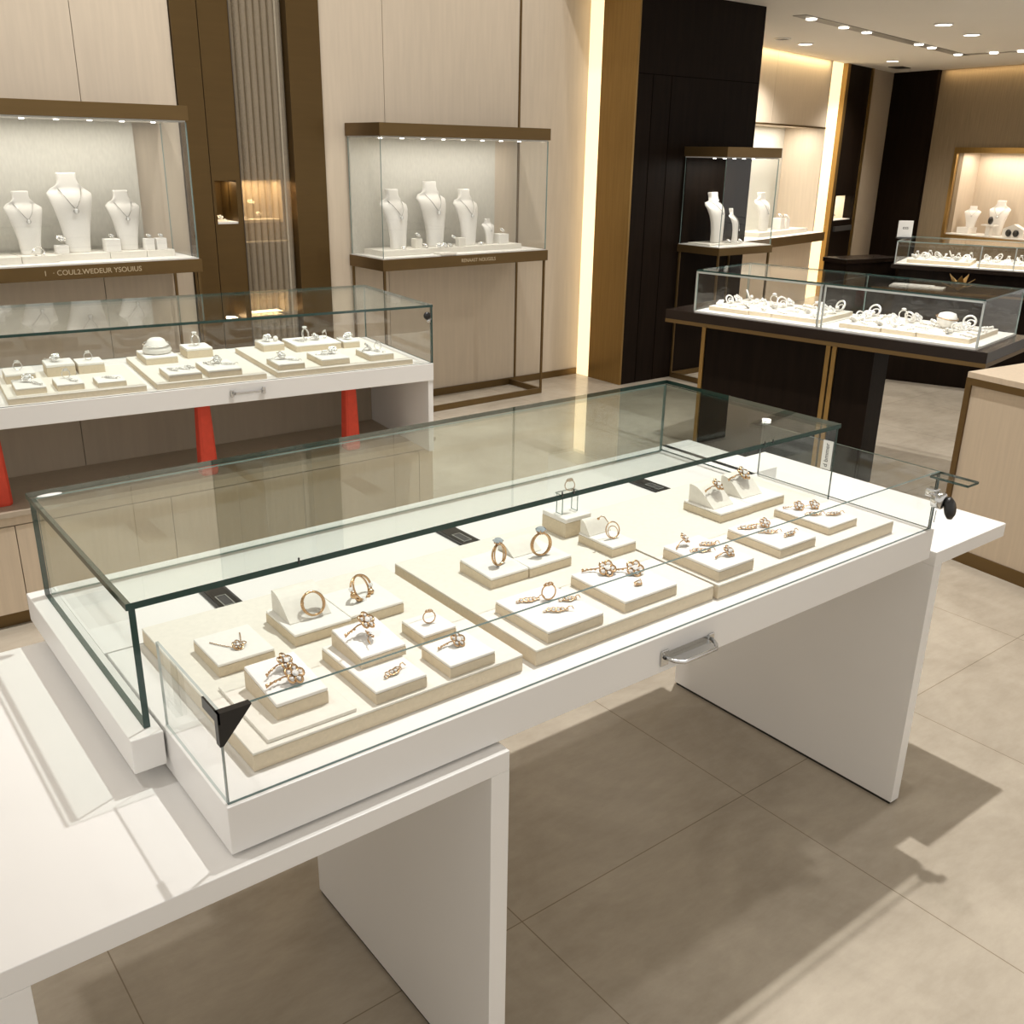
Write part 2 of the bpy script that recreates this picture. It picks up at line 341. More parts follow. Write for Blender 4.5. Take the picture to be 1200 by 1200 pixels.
# ------------------------------------------------------------------ ceiling lights
tr = thing('recessed_light_track', 'long grey recessed light track bending across the ceiling', 'ceiling light', (6.75, 3.47, CZ))
a = math.atan2(.70, 3.83); Lg = 3.9
B(0, Lg, -.06, .06, -.006, -.0005).build('track_channel', 'grey', tr, rz=a)
B(0, 2.6, -.05, .05, -.006, -.0005).build('track_channel', 'grey', tr, (3.75, .66, 0), math.radians(-88))
for x, y in ((6.96, 3.512), (7.607, 3.647), (8.055, 3.714), (9.231, 3.902), (9.596, 3.977), (10.397, 4.135), (10.467, 3.78), (10.484, 3.494)):
    o = MB().lathe([(.042, -.012), (.042, -.004)], seg=18).build('spot_lens', 'spot', tr, (x-6.75, y-3.47, -.002))
def ceiling_spot(x, y, label, lit=True):
    t = thing('downlight', label, 'ceiling light', (x, y, CZ))
    MB().torus(.075, .008, T(0, 0, -.005), 0, 24, 6).build('trim_ring', 'white', t)
    MB().lathe([(.068, -.008), (.068, -.001)], seg=20).build('lens', 'spot' if lit else 'black', t)
ceiling_spot(8.019, 2.963, 'round downlight nearest above the track bend, left of the pair')
ceiling_spot(8.845, 3.158, 'round downlight of the pair, right one closer to the far wall')
ceiling_spot(8.504, 4.70, 'round downlight close to the cove above the wall showcase')
ceiling_spot(10.65, 5.069, 'round downlight in front of the taupe wall strip')
ceiling_spot(7.989, 4.587, 'dark unlit downlight next to the dark wood block', False)
t = tag(B(-.14, .14, -.09, .09, -.006, -.0005).build('ceiling_vent', 'black', None, (11.5, 5.5, CZ), A2), 'small black vent in the ceiling corner above the dark column', 'vent')

# ================================================================== jewels
def petals(mb, c, r, n=5, mi=0, gi=1, tilt=None):
    m = T(*c) @ (tilt if tilt is not None else Matrix())
    for k in range(n):
        a = 2*PI*k/n
        mb.torus(r*.42, r*.13, m @ T(math.cos(a)*r*.62, math.sin(a)*r*.62, 0) @ rot('Y', 15), mi, 10, 5)
        mb.ball(m @ Vector((math.cos(a)*r*.62, math.sin(a)*r*.62, r*.05)), r*.22, gi, 1, smooth=False)
    mb.gem(m @ Vector((0, 0, r*.25)), r*.34, gi, tilt)
def ring_thing(loc, rz, label, R=.018, gem='gem', metal='rose', style='solitaire', lean=8, group=None):
    t = thing('ring', label, 'ring', loc, rz, group)
    up = T(0, 0, R*1.08) @ rot('X', 90-lean)
    mb = MB().torus(R, R*.10, up, 0, 30, 8)
    if style in ('double', 'plain'): mb.torus(R*.98, R*.07, up @ rot('Y', 14), 0, 30, 6)
    mb.build('band', metal, t)
    ly = math.sin(math.radians(lean))*R; top = (0, ly, R*2.1)
    if style == 'plain':
        MB().ball((-R*.95, 0, R*1.3), R*.16, 0, 2).build('bead', metal, t)
    elif style == 'flower':
        mb = MB(); petals(mb, top, R*.62, 5, 0, 1, rot('X', -45)); mb.build('flower_head', [metal, gem], t)
    else:
        mb = MB()
        for k in range(6):
            a = PI/3*k; mb.tube([(math.cos(a)*R*.18, ly+math.sin(a)*R*.18, R*2.02), (math.cos(a)*R*.48, ly+math.sin(a)*R*.48, R*2.5)], R*.06, 0, 5)
        mb.torus(R*.36, R*.06, T(0, ly, R*2.25), 0, 14, 5)
        s = mb.build('setting', metal, t)
        MB().gem((0, ly, R*2.45), R*.52, 0).build('gemstone', gem, t)
    return t
def flower_jewel(loc, rz, label, r=.011, stem=True, cat='earring', name='earring', n=5, group=None, metal='rose', up=0.):
    if stem: r *= 1.22
    t = thing(name, label, cat, loc, rz, group)
    mb = MB(); petals(mb, (0, 0, r*.7+up), r, n, 0, 1, rot('X', 40))
    mb.build('flower_head', [metal, 'gem'], t)
    if stem:
        mb = MB(); mb.tube([(0, 0, r*.5+up), (-r*.9, r*.5, r*.5+up*.4), (-r*1.9, r*.7, r*.25), (-r*2.9, r*.4, r*.12)], r*.085, 0, 5)
        for k in range(4): mb.ball((-r*(1.3+.5*k), r*(.62-.05*k), r*.32), r*.17, 0, 1)
        mb.build('stem', metal, t)
    return t
def drop_jewel(loc, rz, label, L=.026, group=None, metal='rose', name='earring', cat='earring'):
    """an earring lying on the block: a row of stones on a bent wire with a hook"""
    t = thing(name, label, cat, loc, rz, group)
    L *= 1.15
    mb = MB(); n = 6
    for k in range(n):
        x = L*(k/(n-1)-.5); r = .0030+.0022*math.sin(PI*k/(n-1))
        mb.torus(r, r*.28, T(x, .002*math.sin(k*1.7), r*.9) @ rot('X', 25), 0, 9, 5); mb.ball((x, .002*math.sin(k*1.7), r*1.1), r*.6, 1, 1, smooth=False)
    mb.build('stone_row', [metal, 'gem'], t)
    MB().tube([(L*.45, 0, .003), (L*.6, .003, .008), (L*.72, .002, .009), (L*.8, -.002, .004)], .001, 0, 5).build('hook', metal, t)
    return t
def necklace(loc, rz, label, w=.055, d=.045, group=None):
    """a chain laid out in a V with a flower pendant"""
    t = thing('necklace', label, 'necklace', loc, rz, group)
    mb = MB()
    for s in (-1, 1):
        pts = [(s*w*.5*(1-k/14)**.9, d*(1-k/14)**1.3, .0012+.0004*(k % 2)) for k in range(15)]; mb.tube(pts, .0007, 0, 5)
        for k in range(0, 14): mb.ball(pts[k], .0012, 0, 1)
    mb.build('chain', 'rose', t)
    mb = MB(); petals(mb, (0, 0, .006), .009, 5, 0, 1, rot('X', 30)); mb.torus(.009, .0009, T(0, -.001, .004) @ rot('X', 20), 0, 18, 5); mb.torus(.005, .0009, T(.012, .004, .004), 0, 14, 5)
    mb.build('pendant', ['rose', 'gem'], t)
    return t
def bracelet(loc, rz, label, R=.022, group=None, metal='gold'):
    t = thing('bracelet', label, 'bracelet', loc, rz, group)
    up = T(0, 0, R*.62) @ rot('X', 62) @ Matrix.Diagonal((1, .8, 1, 1))
    mb = MB().torus(R, R*.075, up, 0, 34, 7).torus(R*.94, R*.06, up @ rot('Y', 12), 0, 34, 6); mb.build('band', 'silver' if metal == 'silver' else 'rose', t)
    mb = MB()
    for k in range(7):
        a = PI*(.9+.2*k/1.2); p = up @ Vector((R*math.cos(a), R*math.sin(a), 0)); mb.ball((p.x, p.y, p.z+.001), R*(.17+.07*(k % 2)), 0 if k % 3 else 1, 1)
    mb.build('charm_row', ['silver' if metal == 'silver' else 'rose', 'gem'], t)
    return t

def block(x0, x1, y0, y1, z0, h, label, parent_rot=None, wedge=None, lift=0., group=None, ang=0.):
    """a beige display block with a white cushioned top; lift raises its rear edge"""
    cx, cy_ = (x0+x1)/2, (y0+y1)/2; hx, hy = (x1-x0)/2, (y1-y0)/2
    if parent_rot: O, A = parent_rot; c = (O[0]+cx*math.cos(A)-cy_*math.sin(A), O[1]+cx*math.sin(A)+cy_*math.cos(A), z0); rz = A+ang
    else: c = (cx, cy_, z0); rz = ang
    t = thing('display_block', label, 'display block', c, rz, group)
    hb = h*.76
    if lift:
        MB().prism([(-hy, 0), (hy, 0), (hy, hb+lift), (-hy, hb)], -hx, hx, 0, 'x').build('body', 'beige', t)
        a = math.atan2(lift, 2*hy); pd = MB().box(-hx, hx, 0, math.hypot(2*hy, lift), 0, h-hb, 0, min(.002, (h-hb)*.45), T(0, -hy, hb+.0002) @ Matrix.Rotation(a, 4, 'X')); pd.build('top_pad', 'padwhite', t)
    else:
        B(-hx, hx, -hy, hy, 0, hb, .0008).build('body', 'beige', t); B(-hx, hx, -hy, hy, hb+.0002, h, min(.002, (h-hb)*.45)).build('top_pad', 'padwhite', t)
    if wedge:   # (x0,x1,y0,y1,height) a curved rest on the block
        a0, a1, b0, b1, wh = wedge
        pts = [(b1, h+.0003), (b0, h+.0003)]+[(b0+(b1-b0)*k/8*.92, h+.0015+wh*math.sin(PI/2*k/8)**1.15) for k in range(9)]+[(b1, h+wh)]
        MB().prism(pts, a0, a1, 0, 'x').build('curved_rest', 'cream', t)
    return t

# ------------------------------------------------------------------ display busts
def bust_mesh(h, w):
    mb = MB(); st = [(0, .50, -.30, -.06), (.02, .51, -.30, -.06), (.2, .57, -.30, -.10), (.4, .70, -.29, -.12), (.55, .82, -.27, -.10), (.66, .93, -.22, -.05), (.715, .985, -.16, -.01), (.742, .99, -.12, .02),
                     (.765, .90, -.08, .05), (.80, .74, -.02, .10), (.835, .57, .01, .15), (.87, .46, .02, .19), (.92, .41, .03, .21), (.965, .425, .04, .235), (.985, .43, .045, .235), (1.0, .40, .05, .225)]
    rings = []
    for t, hw, yf, yb in st:
        z = t*h; hw *= w*.5; yf *= h*.62; yb *= h*.62; cyy = (yf+yb)/2; dy = (yb-yf)/2; ring = []
        for k in range(28):
            a = 2*PI*k/28; ca, sa = math.cos(a), math.sin(a); e = .42
            x = hw*math.copysign(abs(ca)**e, ca); y = cyy+dy*math.copysign(abs(sa)**e, sa)
            if t < .83: y += (.16*h*.62)*(x/hw)**2*(.4+.6*t)      # the chest curves back at its sides
            ring.append(mb.bm.verts.new((x, y, z)))
        rings.append(ring)
    for A, Bq in zip(rings, rings[1:]):
        for k in range(28): mb.bm.faces.new((A[k], A[(k+1) % 28], Bq[(k+1) % 28], Bq[k]))
    mb.bm.faces.new(rings[0][::-1]); mb.bm.faces.new(rings[-1])
    for f in mb.bm.faces: f.smooth = True
    def front(x, t):
        for (t0, h0, f0, b0), (t1, h1, f1, b1) in zip(st, st[1:]):
            if t0 <= t <= t1:
                q = (t-t0)/max(1e-6, t1-t0); hw = (h0+(h1-h0)*q)*w*.5; yf = (f0+(f1-f0)*q)*h*.62; yb = (b0+(b1-b0)*q)*h*.62
                u = min(1, abs(x)/hw); ang = (1-u**(2/.42))**.5 if u < 1 else 0
                y = (yf+yb)/2-(yb-yf)/2*ang**.42
                if t < .83: y += (.16*h*.62)*u*u*(.4+.6*t)
                return y
        return 0
    return mb, front
def bust(loc, rz, h, label, neck_label, w=None, drop=.56, pend=True, metal='greysilver'):
    w = w or h*.54
    mb, front = bust_mesh(h, w); o = mb.build('necklace_bust', 'padwhite', None, loc, rz); tag(o, label, 'display bust')
    t = thing('necklace', neck_label, 'necklace', loc, rz)
    mb = MB()
    hw = w*.5
    for s in (-1, 1):
        pts = []
        for k in range(13):
            q = k/12; x = s*hw*.50*(1-q)**.75; tt = .80-(.80-drop)*q**1.0
            pts.append((x, front(x, tt)-.008*h/.3, tt*h))
        mb.tube(pts, .0058*h, 0, 5)
    mb.build('chain', metal, t)
    if pend:
        tt = drop-.03; mb = MB(); mb.ball((0, front(0, tt)-.012*h/.3, tt*h), .028*h, 0, 1, (1, .5, 1.25), False); mb.torus(.03*h, .006*h, T(0, front(0, tt)-.010*h/.3, tt*h) @ rot('X', 90), 1, 14, 5)
        mb.build('pendant', ['gem', metal], t)
    return o

# ================================================================== MAIN TABLE
ZT = .76
t = thing('display_table', 'white desk with slab legs under the left end of the main glass case', 'table', (0, 0, 0))
B(-.285, .4922, -.8726, -.03, .722, ZT, .0015).build('tabletop', 'white', t)
B(.457, .49, -.868, -.195, 0, .008).build('glide_strip', 'black', t)
B(.4546, .4922, -.8726, -.19, .008, .7218, .001).build('leg_panel', 'white', t)
B(-.285, -.2435, -.8726, -.19, 0, .7218, .001).build('leg_panel', 'white', t)
t = thing('display_table', 'white slab table with one leg panel under the right end of the main case', 'table', (0, 0, 0))
B(1.8725, 2.2253, -.8346, -.022, .722, ZT, .0015).build('tabletop', 'white', t)
B(1.78, 1.8723, -.79, -.03, .745, ZT-.001).build('light_gap_blocker', 'white', t)  # added hidden strip that stops light leaking past the drawer end
B(1.8725, 1.9091, -.8346, -.022, .008, .7218, .001).build('leg_panel', 'white', t)
B(1.875, 1.907, -.83, -.03, 0, .008).build('glide_strip', 'black', t)

case = thing('jewelry_case', 'large white and glass jewelry case in the foreground with its drawer pulled out', 'display case', (0, 0, 0))
mb = MB(); mb.box(-.028, .022, -.612, .03, .784, .843, 0, .002); mb.box(.022, 1.80, -.312, .03, .784, .843, 0, .0)
mb.box(.03, .44, -.28, -.06, ZT+.0005, .784, 0); mb.box(1.88, 1.89, -.2, -.1, ZT+.0005, .784, 0)
mb.box(1.78, 1.90, -.312, .03, .784, .843)
mb.build('platform', 'white', case)
GZ = 1.0567; g = .011
G1, E1 = 'glassmain', 'edge'
pane('top_glass', -.004, 1.7535, -.5936, .004, GZ-g, GZ, case, G1, E1)
pane('side_glass', 0, g*.9, -.5896, 0, .8435, GZ-g-.0003, case, 'glassside', E1)
pane('side_glass', 1.7495-g*.6, 1.7495, -.5896, 0, .8445, GZ-g-.0003, case, 'glassside', E1)
pane('rear_glass', g, 1.7495-g, -.009, 0, .8435, GZ-g-.0003, case, G1, 'edgelight')
# drawer
dr = MB(); dr.box(.026, 1.812, -.848, -.3155, .765, .843, 0, .0015); dr.build('drawer', 'white', case)
drw = [o for o in case.children if o.name.startswith('drawer')][0]
DG = .9881
pane('drawer_front_glass', .03, 1.806, -.842, -.837, .8432, DG, drw, 'glass', 'edgemid')
pane('drawer_side_glass', .03, .034, -.8365, -.60, .8432, DG, drw, 'glass', 'edgepale')
pane('drawer_side_glass', 1.800, 1.806, -.8365, -.32, .8432, DG, drw, 'glass', 'edge')
pane('glass_flap', 1.757, 1.806, -.935, -.8425, DG-.006, DG, drw, 'glass', 'edge')
h = MB(); h.box(.866, .886, -.852, -.8482, .780, .812, 0, .001); h.box(.998, 1.014, -.852, -.8482, .786, .808, 0, .001); h.box(.886, .998, -.8498, -.8482, .790, .806, 0, 0)
h.tube([(.876, -.852, .797), (.884, -.872, .796), (.895, -.882, .795), (.985, -.882, .795), (.996, -.872, .796), (1.005, -.852, .797)], .0042, 0, 8)
h.prism([(.882, -.850), (.998, -.850), (.984, -.881), (.896, -.881)], .7955, .7975)
hd = h.build('drawer_handle', 'chrome', drw); hd['label'] = 'chrome pull handle'
MB().lathe([(.0035, 0), (.0035, .002)], seg=12, M4=T(.8755, -.853, .797) @ rot('X', 90)).build('handle_screw', 'black', drw)
cp = MB().prism([(.026, .9885), (.074, .9885), (.071, .984), (.031, .938), (.026, .938)], -.8455, -.8335, 0, 'y'); cp.box(.0265, .0295, -.8455, -.79, .972, .9885); cp.build('corner_protector', 'black', drw)
# lock on the right front corner
lk = MB(); lk.lathe([(.018, -.012), (.021, -.010), (.021, .010), (.017, .014)], seg=18, M4=T(1.800, -.852, .920) @ rot('X', 90))
lk.box(1.788, 1.814, -.846, -.82, .925, .945, 0, .003); lk.tube([(1.786, -.85, .935), (1.765, -.852, .943), (1.755, -.85, .944)], .003)
lk.build('lock', 'chrome', drw)
kb = MB(); kb.lathe([(.017, 0), (.022, .004), (.022, .011), (.015, .018)], seg=18, M4=T(1.812, -.868, .902) @ rot('X', 78) @ Matrix.Diagonal((.8, 1.25, 1, 1))); kb.build('lock_knob', 'black', drw)
MB().tube([(1.795, -.843, .915), (1.793, -.843, .855)], .0012).tube([(1.808, -.846, .89), (1.806, -.846, .86)], .0012).build('lock_rod', 'steel', drw)
# security labels and alarm strips
st = B(1.7402, 1.7424, -.5865, -.558, .935, 1.010, .0005).build('sticker', 'sticker', case); st['label'] = 'white security sticker'
text('sticker_lettering', 'd bmmer', .017, T(1.7399, -.572, .972) @ rot('X', 90) @ rot('Y', -90) @ rot('Z', 90), 'dark', case, .0002)
MB().lathe([(.016, 0), (.016, .001)], seg=20, M4=T(.03, -.035, GZ+.0004) @ Matrix.Diagonal((1.4, .5, 1, 1))).build('round_sticker', 'sticker', case)
for x in (.248, .815, 1.445):
    s = MB(); s.box(x, x+.052, -.306, -.165, .8435, .8475, 0, .001); s.box(x+.006, x+.046, -.30, -.172, .8475, .8485, 1); s.box(x+.014, x+.036, -.265, -.215, .8485, .8492, 2); s.box(x+.016, x+.034, -.263, -.217, .8492, .8494, 1)
    q = s.build('slide_rail', ['black', 'dark', 'steel'], case); 
for x in (.27, .83, .86, 1.45, 1.48):
    MB().tube([(x, -.5955, GZ-.004), (x, -.5955, GZ+.006)], .0016).build('glass_clip', 'black', case)

# ------------------------------------------------------------------ display pads and blocks in the drawer
ZP = .8436
def pad(x0, x1, y0, y1, z, label, h=.031, pr=None):
    cx, cy_ = (x0+x1)/2, (y0+y1)/2
    if pr: O, A = pr; c = (O[0]+cx*math.cos(A)-cy_*math.sin(A), O[1]+cx*math.sin(A)+cy_*math.cos(A), z); rz = A
    else: c = (cx, cy_, z); rz = 0
    t = thing('display_pad', label, 'display pad', c, rz)
    hx, hy = (x1-x0)/2, (y1-y0)/2
    B(-hx, hx, -hy, hy, 0, h*.86, .001).build('body', 'beige', t); B(-hx, hx, -hy, hy, h*.86+.0002, h, .0012).build('top_pad', 'cream', t)
pad(.089, .579, -.794, -.317, ZP, 'large cream display pad at the left end of the open drawer')
pad(.606, 1.066, -.797, -.330, ZP, 'large cream display pad in the middle of the open drawer')
pad(1.073, 1.70, -.803, -.330, ZP, 'large cream display pad at the right end of the open drawer')
Z1 = ZP+.0312
def blk(x0, x1, y0, y1, h, label, **k): return block(x0, x1, y0, y1, Z1+k.pop('dz', 0), h, label, **k)
# left pad
blk(.133, .231, -.564, -.454, .023, 'low white block with the flat V necklace, nearest the left glass')
necklace((.182, -.528, Z1+.0232), .1, 'fine gold necklace with flower pendant on the block nearest the left glass')
tag(B(.117, .262, -.784, -.60, 0, .006, .001).build('display_mat', 'cream', None, (0, 0, Z1)), 'thin flat cream mat at the front left corner of the left pad', 'display mat')
blk(.150, .235, -.745, -.629, .027, 'tilted white block on the thin mat, behind the black corner protector', dz=.0062, lift=.012)
flower_jewel((.203, -.668, Z1+.0447), .5, 'gold flower earring higher on the tilted block behind the black corner', .0115)
flower_jewel((.199, -.708, Z1+.0405), .1, 'gold flower pendant lower on the tilted block behind the black corner', .013, cat='pendant', name='pendant')
blk(.278, .3885, -.542, -.424, .023, 'white block with a curved rest holding a gold band, left of a pair', wedge=(-.045, .035, -.02, .052, .04))
ring_thing((.338, -.495, Z1+.0255), -.1, 'plain double gold band ring on the curved rest at the back of the left pad', .021, style='plain', lean=28)
blk(.3895, .501, -.536, -.424, .023, 'white block with a gold charm bracelet, right of a pair')
bracelet((.446, -.475, Z1+.0232), .5, 'gold charm bracelet on the white block at the back of the left pad', .03)
blk(.295, .389, -.786, -.607, .023, 'long low block carrying a tilted block, front of the left pad')
blk(.312, .396, -.712, -.612, .020, 'tilted small white block stacked on a longer low block', dz=.0234, lift=.010)
flower_jewel((.356, -.655, Z1+.058), .3, 'tall gold flower brooch on the stacked tilted block', .0125, cat='brooch', name='brooch', up=.006)
flower_jewel((.35, -.675, Z1+.0535), 1.2, 'small gold bead earring below the flower brooch on the stacked block', .007)
drop_jewel((.345, -.755, Z1+.0236), .3, 'gold leaf brooch on the front step of the long low block', .03, name='brooch', cat='brooch')
blk(.455, .523, -.675, -.602, .023, 'small square block with one gold ring, right side of the left pad')
ring_thing((.489, -.64, Z1+.0234), -.3, 'small gold flower ring on the square block of the left pad', .011, style='flower')
blk(.433, .524, -.788, -.701, .023, 'low white block with a chain brooch at the front right of the left pad')
flower_jewel((.485, -.735, Z1+.0234), .1, 'gold flower brooch with a chain at the front right of the left pad', .011, cat='brooch', name='brooch')
# middle pad
blk(.692, .7855, -.552, -.444, .023, 'white block with the large blue stone ring, left of a pair', lift=.004)
ring_thing((.742, -.51, Z1+.0245), .25, 'ring with a large pale blue stone, left of two on the middle pad', .0215, 'bluegem', style='double')
blk(.7875, .899, -.554, -.442, .023, 'white block with a curved rest and blue stone ring, right of a pair', wedge=(-.054, .02, .0, .054, .022))
ring_thing((.845, -.518, Z1+.0234), -.2, 'ring with pale blue stone in front of a curved rest on the middle pad', .023, 'bluegem', style='double')
blk(.985, 1.062, -.434, -.353, .045, 'tall beige block at the rear of the middle pad')
ac = thing('acrylic_stand', 'clear acrylic stand on the tall beige block', 'stand', (1.022, -.395, Z1+.0452))
for nm, q in (('stand_post', (-.024, -.021, -.01, .01, 0, .045)), ('stand_post', (.021, .024, -.01, .01, 0, .045)), ('stand_top', (-.026, .026, -.012, .012, .0452, .048))): pane(nm, *q, ac)
ring_thing((1.028, -.395, Z1+.0935), -.3, 'gold flower ring on the clear acrylic stand', .012, style='flower')
blk(.996, 1.066, -.575, -.466, .023, 'white block with a back rest and hoop earring, beside the tall block', wedge=(-.033, .03, .02, .052, .03))
e = thing('earring', 'large gold hoop earring leaning on the back rest beside the tall block', 'earring', (1.032, -.535, Z1+.0234), -.1)
MB().torus(.018, .0014, T(0, 0, .019) @ rot('X', 72), 0, 30, 6).torus(.013, .001, T(.002, .001, .014) @ rot('X', 65), 0, 26, 6).build('hoop', 'rose', e)
MB().tube([(-.004, .012, .034), (-.012, .016, .046), (-.022, .016, .050), (-.03, .012, .047)], .0011).ball((-.031, .012, .047), .0035).build('hook', 'rose', e)
blk(.638, .770, -.790, -.636, .023, 'large flat block with a ring and three earrings, front of the middle pad')
ring_thing((.722, -.69, Z1+.0234), -.2, 'gold ring with a domed flower on the large front block of the middle pad', .0145, style='flower')
drop_jewel((.685, -.675, Z1+.0234), -.3, 'gold jewelled earring left of the ring on the large front block', .036)
drop_jewel((.70, -.737, Z1+.0234), -.5, 'gold jewelled earring at the front of the large front block', .036)
drop_jewel((.748, -.715, Z1+.0234), -.4, 'gold jewelled earring at the right of the large front block', .026)
blk(.832, .973, -.782, -.628, .023, 'large flat block with two flower earrings, front right of the middle pad')
flower_jewel((.892, -.668, Z1+.0234), -.6, 'gold flower earring left of the pair on the front right block, middle pad', .014)
flower_jewel((.937, -.70, Z1+.0234), -.6, 'gold flower earring right of the pair on the front right block, middle pad', .014)
drop_jewel((.905, -.742, Z1+.0234), .3, 'tiny gold stud near the front edge of the flower earring block', .012)
# right pad
blk(1.346, 1.4595, -.573, -.455, .023, 'white block with curved rest at the back of the right pad, left of a pair', wedge=(-.05, .02, -.03, .05, .042))
flower_jewel((1.395, -.515, Z1+.0585), .2, 'gold flower ring draped on the left curved rest of the right pad', .013, cat='ring', name='ring')
blk(1.4605, 1.585, -.571, -.457, .023, 'white block with curved rest at the back of the right pad, right of a pair', wedge=(-.055, .02, -.02, .05, .042))
flower_jewel((1.508, -.50, Z1+.0605), .1, 'gold flower ring draped on the right curved rest of the right pad', .015, cat='ring', name='ring')
blk(1.488, 1.598, -.769, -.615, .020, 'flat block with four earrings at the right end of the right pad')
for k, (x, y, a) in enumerate(((1.528, -.655, -.5), (1.565, -.672, -.4), (1.522, -.70, -.6), (1.562, -.728, -.4))):
    (flower_jewel if k in (0, 1) else drop_jewel)((x, y, Z1+.0204), a, ('gold flower earring at the back left', 'gold flower earring at the back right', 'gold drop earring at the front left', 'gold drop earring at the front right')[k]+' of the rightmost block', .0105 if k in (0, 1) else .03)
blk(1.286, 1.410, -.789, -.643, .023, 'flat block with four earrings in the middle of the right pad')
for k, (x, y, a) in enumerate(((1.318, -.672, -.5), (1.362, -.685, -.4), (1.335, -.715, -.6), (1.365, -.752, .1))):
    (flower_jewel if k == 1 else drop_jewel)((x, y, Z1+.0234), a, ('gold drop earring at the back', 'gold flower earring on the right', 'gold drop earring at the centre', 'gold drop earring at the front')[k]+' of the middle block on the right pad', .0105 if k == 1 else .034)
blk(1.085, 1.195, -.791, -.637, .026, 'flat block with a ring and three earrings at the left of the right pad')
flower_jewel((1.125, -.66, Z1+.0264), .4, 'gold bead flower standing at the back of the left block, right pad', .010, up=.008)
drop_jewel((1.125, -.705, Z1+.0264), -.6, 'gold drop earring at the left of the left block, right pad', .034)
drop_jewel((1.165, -.69, Z1+.0264), -.5, 'gold drop earring at the right of the left block, right pad', .028)
flower_jewel((1.16, -.752, Z1+.0264), .1, 'gold flower earring at the front of the left block, right pad', .011)

# ================================================================== LEFT REAR COUNTER (white case on red legs)
PC = ((1.893, 1.468), math.radians(-6.26))
def cw(u, v, z): O, A = PC; return (O[0]+u*math.cos(A)-v*math.sin(A), O[1]+u*math.sin(A)+v*math.cos(A), z)
LC = 2.5; DC = .70
c2 = thing('jewelry_case', 'white and glass jewelry case on red legs behind the main case', 'display case', (1.893, 1.468, 0), PC[1])
B(-LC, 0, 0, DC, .764, .838, .0015).build('drawer', 'white', c2)
pane('top_glass', -LC, 0, 0, DC, 1.073, 1.083, c2, 'glassmain', 'edge')
pane('front_glass', -LC, -.008, .004, .012, .8385, 1.0727, c2, 'glass', 'edge')
pane('side_glass', -.0075, 0, .004, DC, .8385, 1.0727, c2, 'glass', 'edge')
pane('rear_glass', -LC, -.009, DC-.01, DC-.002, .8385, 1.0727, c2, 'glass', 'edgelight')
B(-.024, -.001, .004, DC-.005, .4505, .7638).build('side_panel', 'white', c2)
h = MB(); h.box(-.868, -.856, -.006, -.0003, .79, .816, 0, .001); h.box(-.745, -.733, -.006, -.0003, .79, .816, 0, .001); h.box(-.86, -.74, -.014, -.009, .798, .808, 0, .001)
h.box(-.858, -.85, -.014, -.004, .797, .809); h.box(-.752, -.744, -.014, -.004, .797, .809)
h.build('drawer_handle', 'chrome', c2)
kb = MB(); kb.lathe([(.012, 0), (.016, .004), (.016, .01), (.01, .014)], seg=16, M4=T(-.03, .0, 1.04) @ rot('X', 90)); kb.build('lock_knob', 'black', c2)
MB().lathe([(.008, 0), (.008, .012)], seg=14, M4=T(-.022, .001, 1.02) @ rot('X', 90)).tube([(-.022, -.004, 1.02), (-.012, -.006, 1.026)], .003).build('lock', 'chrome', c2)
cab = thing('storage_cabinet', 'low pale oak cabinet with a taupe back panel under the white case on red legs', 'cabinet', (0, 0, 0), math.radians(-1.3))
# cabinet frame is laid out in the room, turned a little
B(-.9, 1.985, 1.70, 2.17, .43, .45, .001).build('cabinet_top', 'taupe', cab)
B(-.9, 1.975, 1.715, 2.16, .395, .4298).build('top_rail', 'oak', cab)
B(-.9, 1.97, 1.73, 2.15, .06, .3948).build('body', 'seam', cab)
for k, (x0, x1) in enumerate(((-.9, -.35), (-.347, .205), (.208, .765), (.768, 1.325), (1.328, 1.90))): B(x0, x1, 1.712, 1.7298, .06, .392).build('door', 'oak', cab)
B(1.903, 1.975, 1.712, 1.7298, .0, .392).build('end_post', 'oak', cab)
B(-.9, 1.96, 1.74, 2.14, 0, .0598).build('plinth', 'bronze', cab)
mb = MB(); mb.box(-.9, .56, 2.12, 2.14, .4502, .762); mb.box(.563, 1.885, 2.12, 2.14, .4502, .762); mb.build('back_panel', 'taupe', cab)
def red_leg(x, y, label):
    mb = MB(); mb.prism([(-.02, -.02), (.02, -.02), (.02, .02), (-.02, .02)], 0, 1)
    o = MB(); n0 = 0; st = [(0, .03), (.01, .033), (.1, .031), (.22, .027), (.31, .0235), (.3125, .0235)]
    rings = [[o.bm.verts.new((sx*r, sy*r, z)) for sx, sy in ((-1, -.7), (-.7, -1), (.7, -1), (1, -.7), (1, .7), (.7, 1), (-.7, 1), (-1, .7))] for z, r in st]
    for A, Bq in zip(rings, rings[1:]):
        for k in range(8): o.bm.faces.new((A[k], A[(k+1) % 8], Bq[(k+1) % 8], Bq[k]))
    o.bm.faces.new(rings[0][::-1]); o.bm.faces.new(rings[-1]); mb.bm.free()
    tag(o.build('support_leg', 'red', None, (x, y, .4508)), label, 'leg', 'red supports under the white case')
red_leg(.232, 1.80, 'red tapered support under the white case, leftmost and cut by the photo edge')
red_leg(.975, 1.725, 'red tapered support under the white case, below its drawer handle')
red_leg(1.615, 1.71, 'red tapered support under the white case, nearest its right end panel')
ZC = .8382
for q, lb in (((-1.62, -1.162, .03, .45), 'left cream pad in the white case on red legs'), ((-1.125, -.712, .03, .59), 'middle cream pad in the white case on red legs'), ((-.67, -.085, .024, .59), 'right cream pad in the white case on red legs')):
    pad(*q, ZC, lb, .022, PC)
ZC1 = ZC+.0222
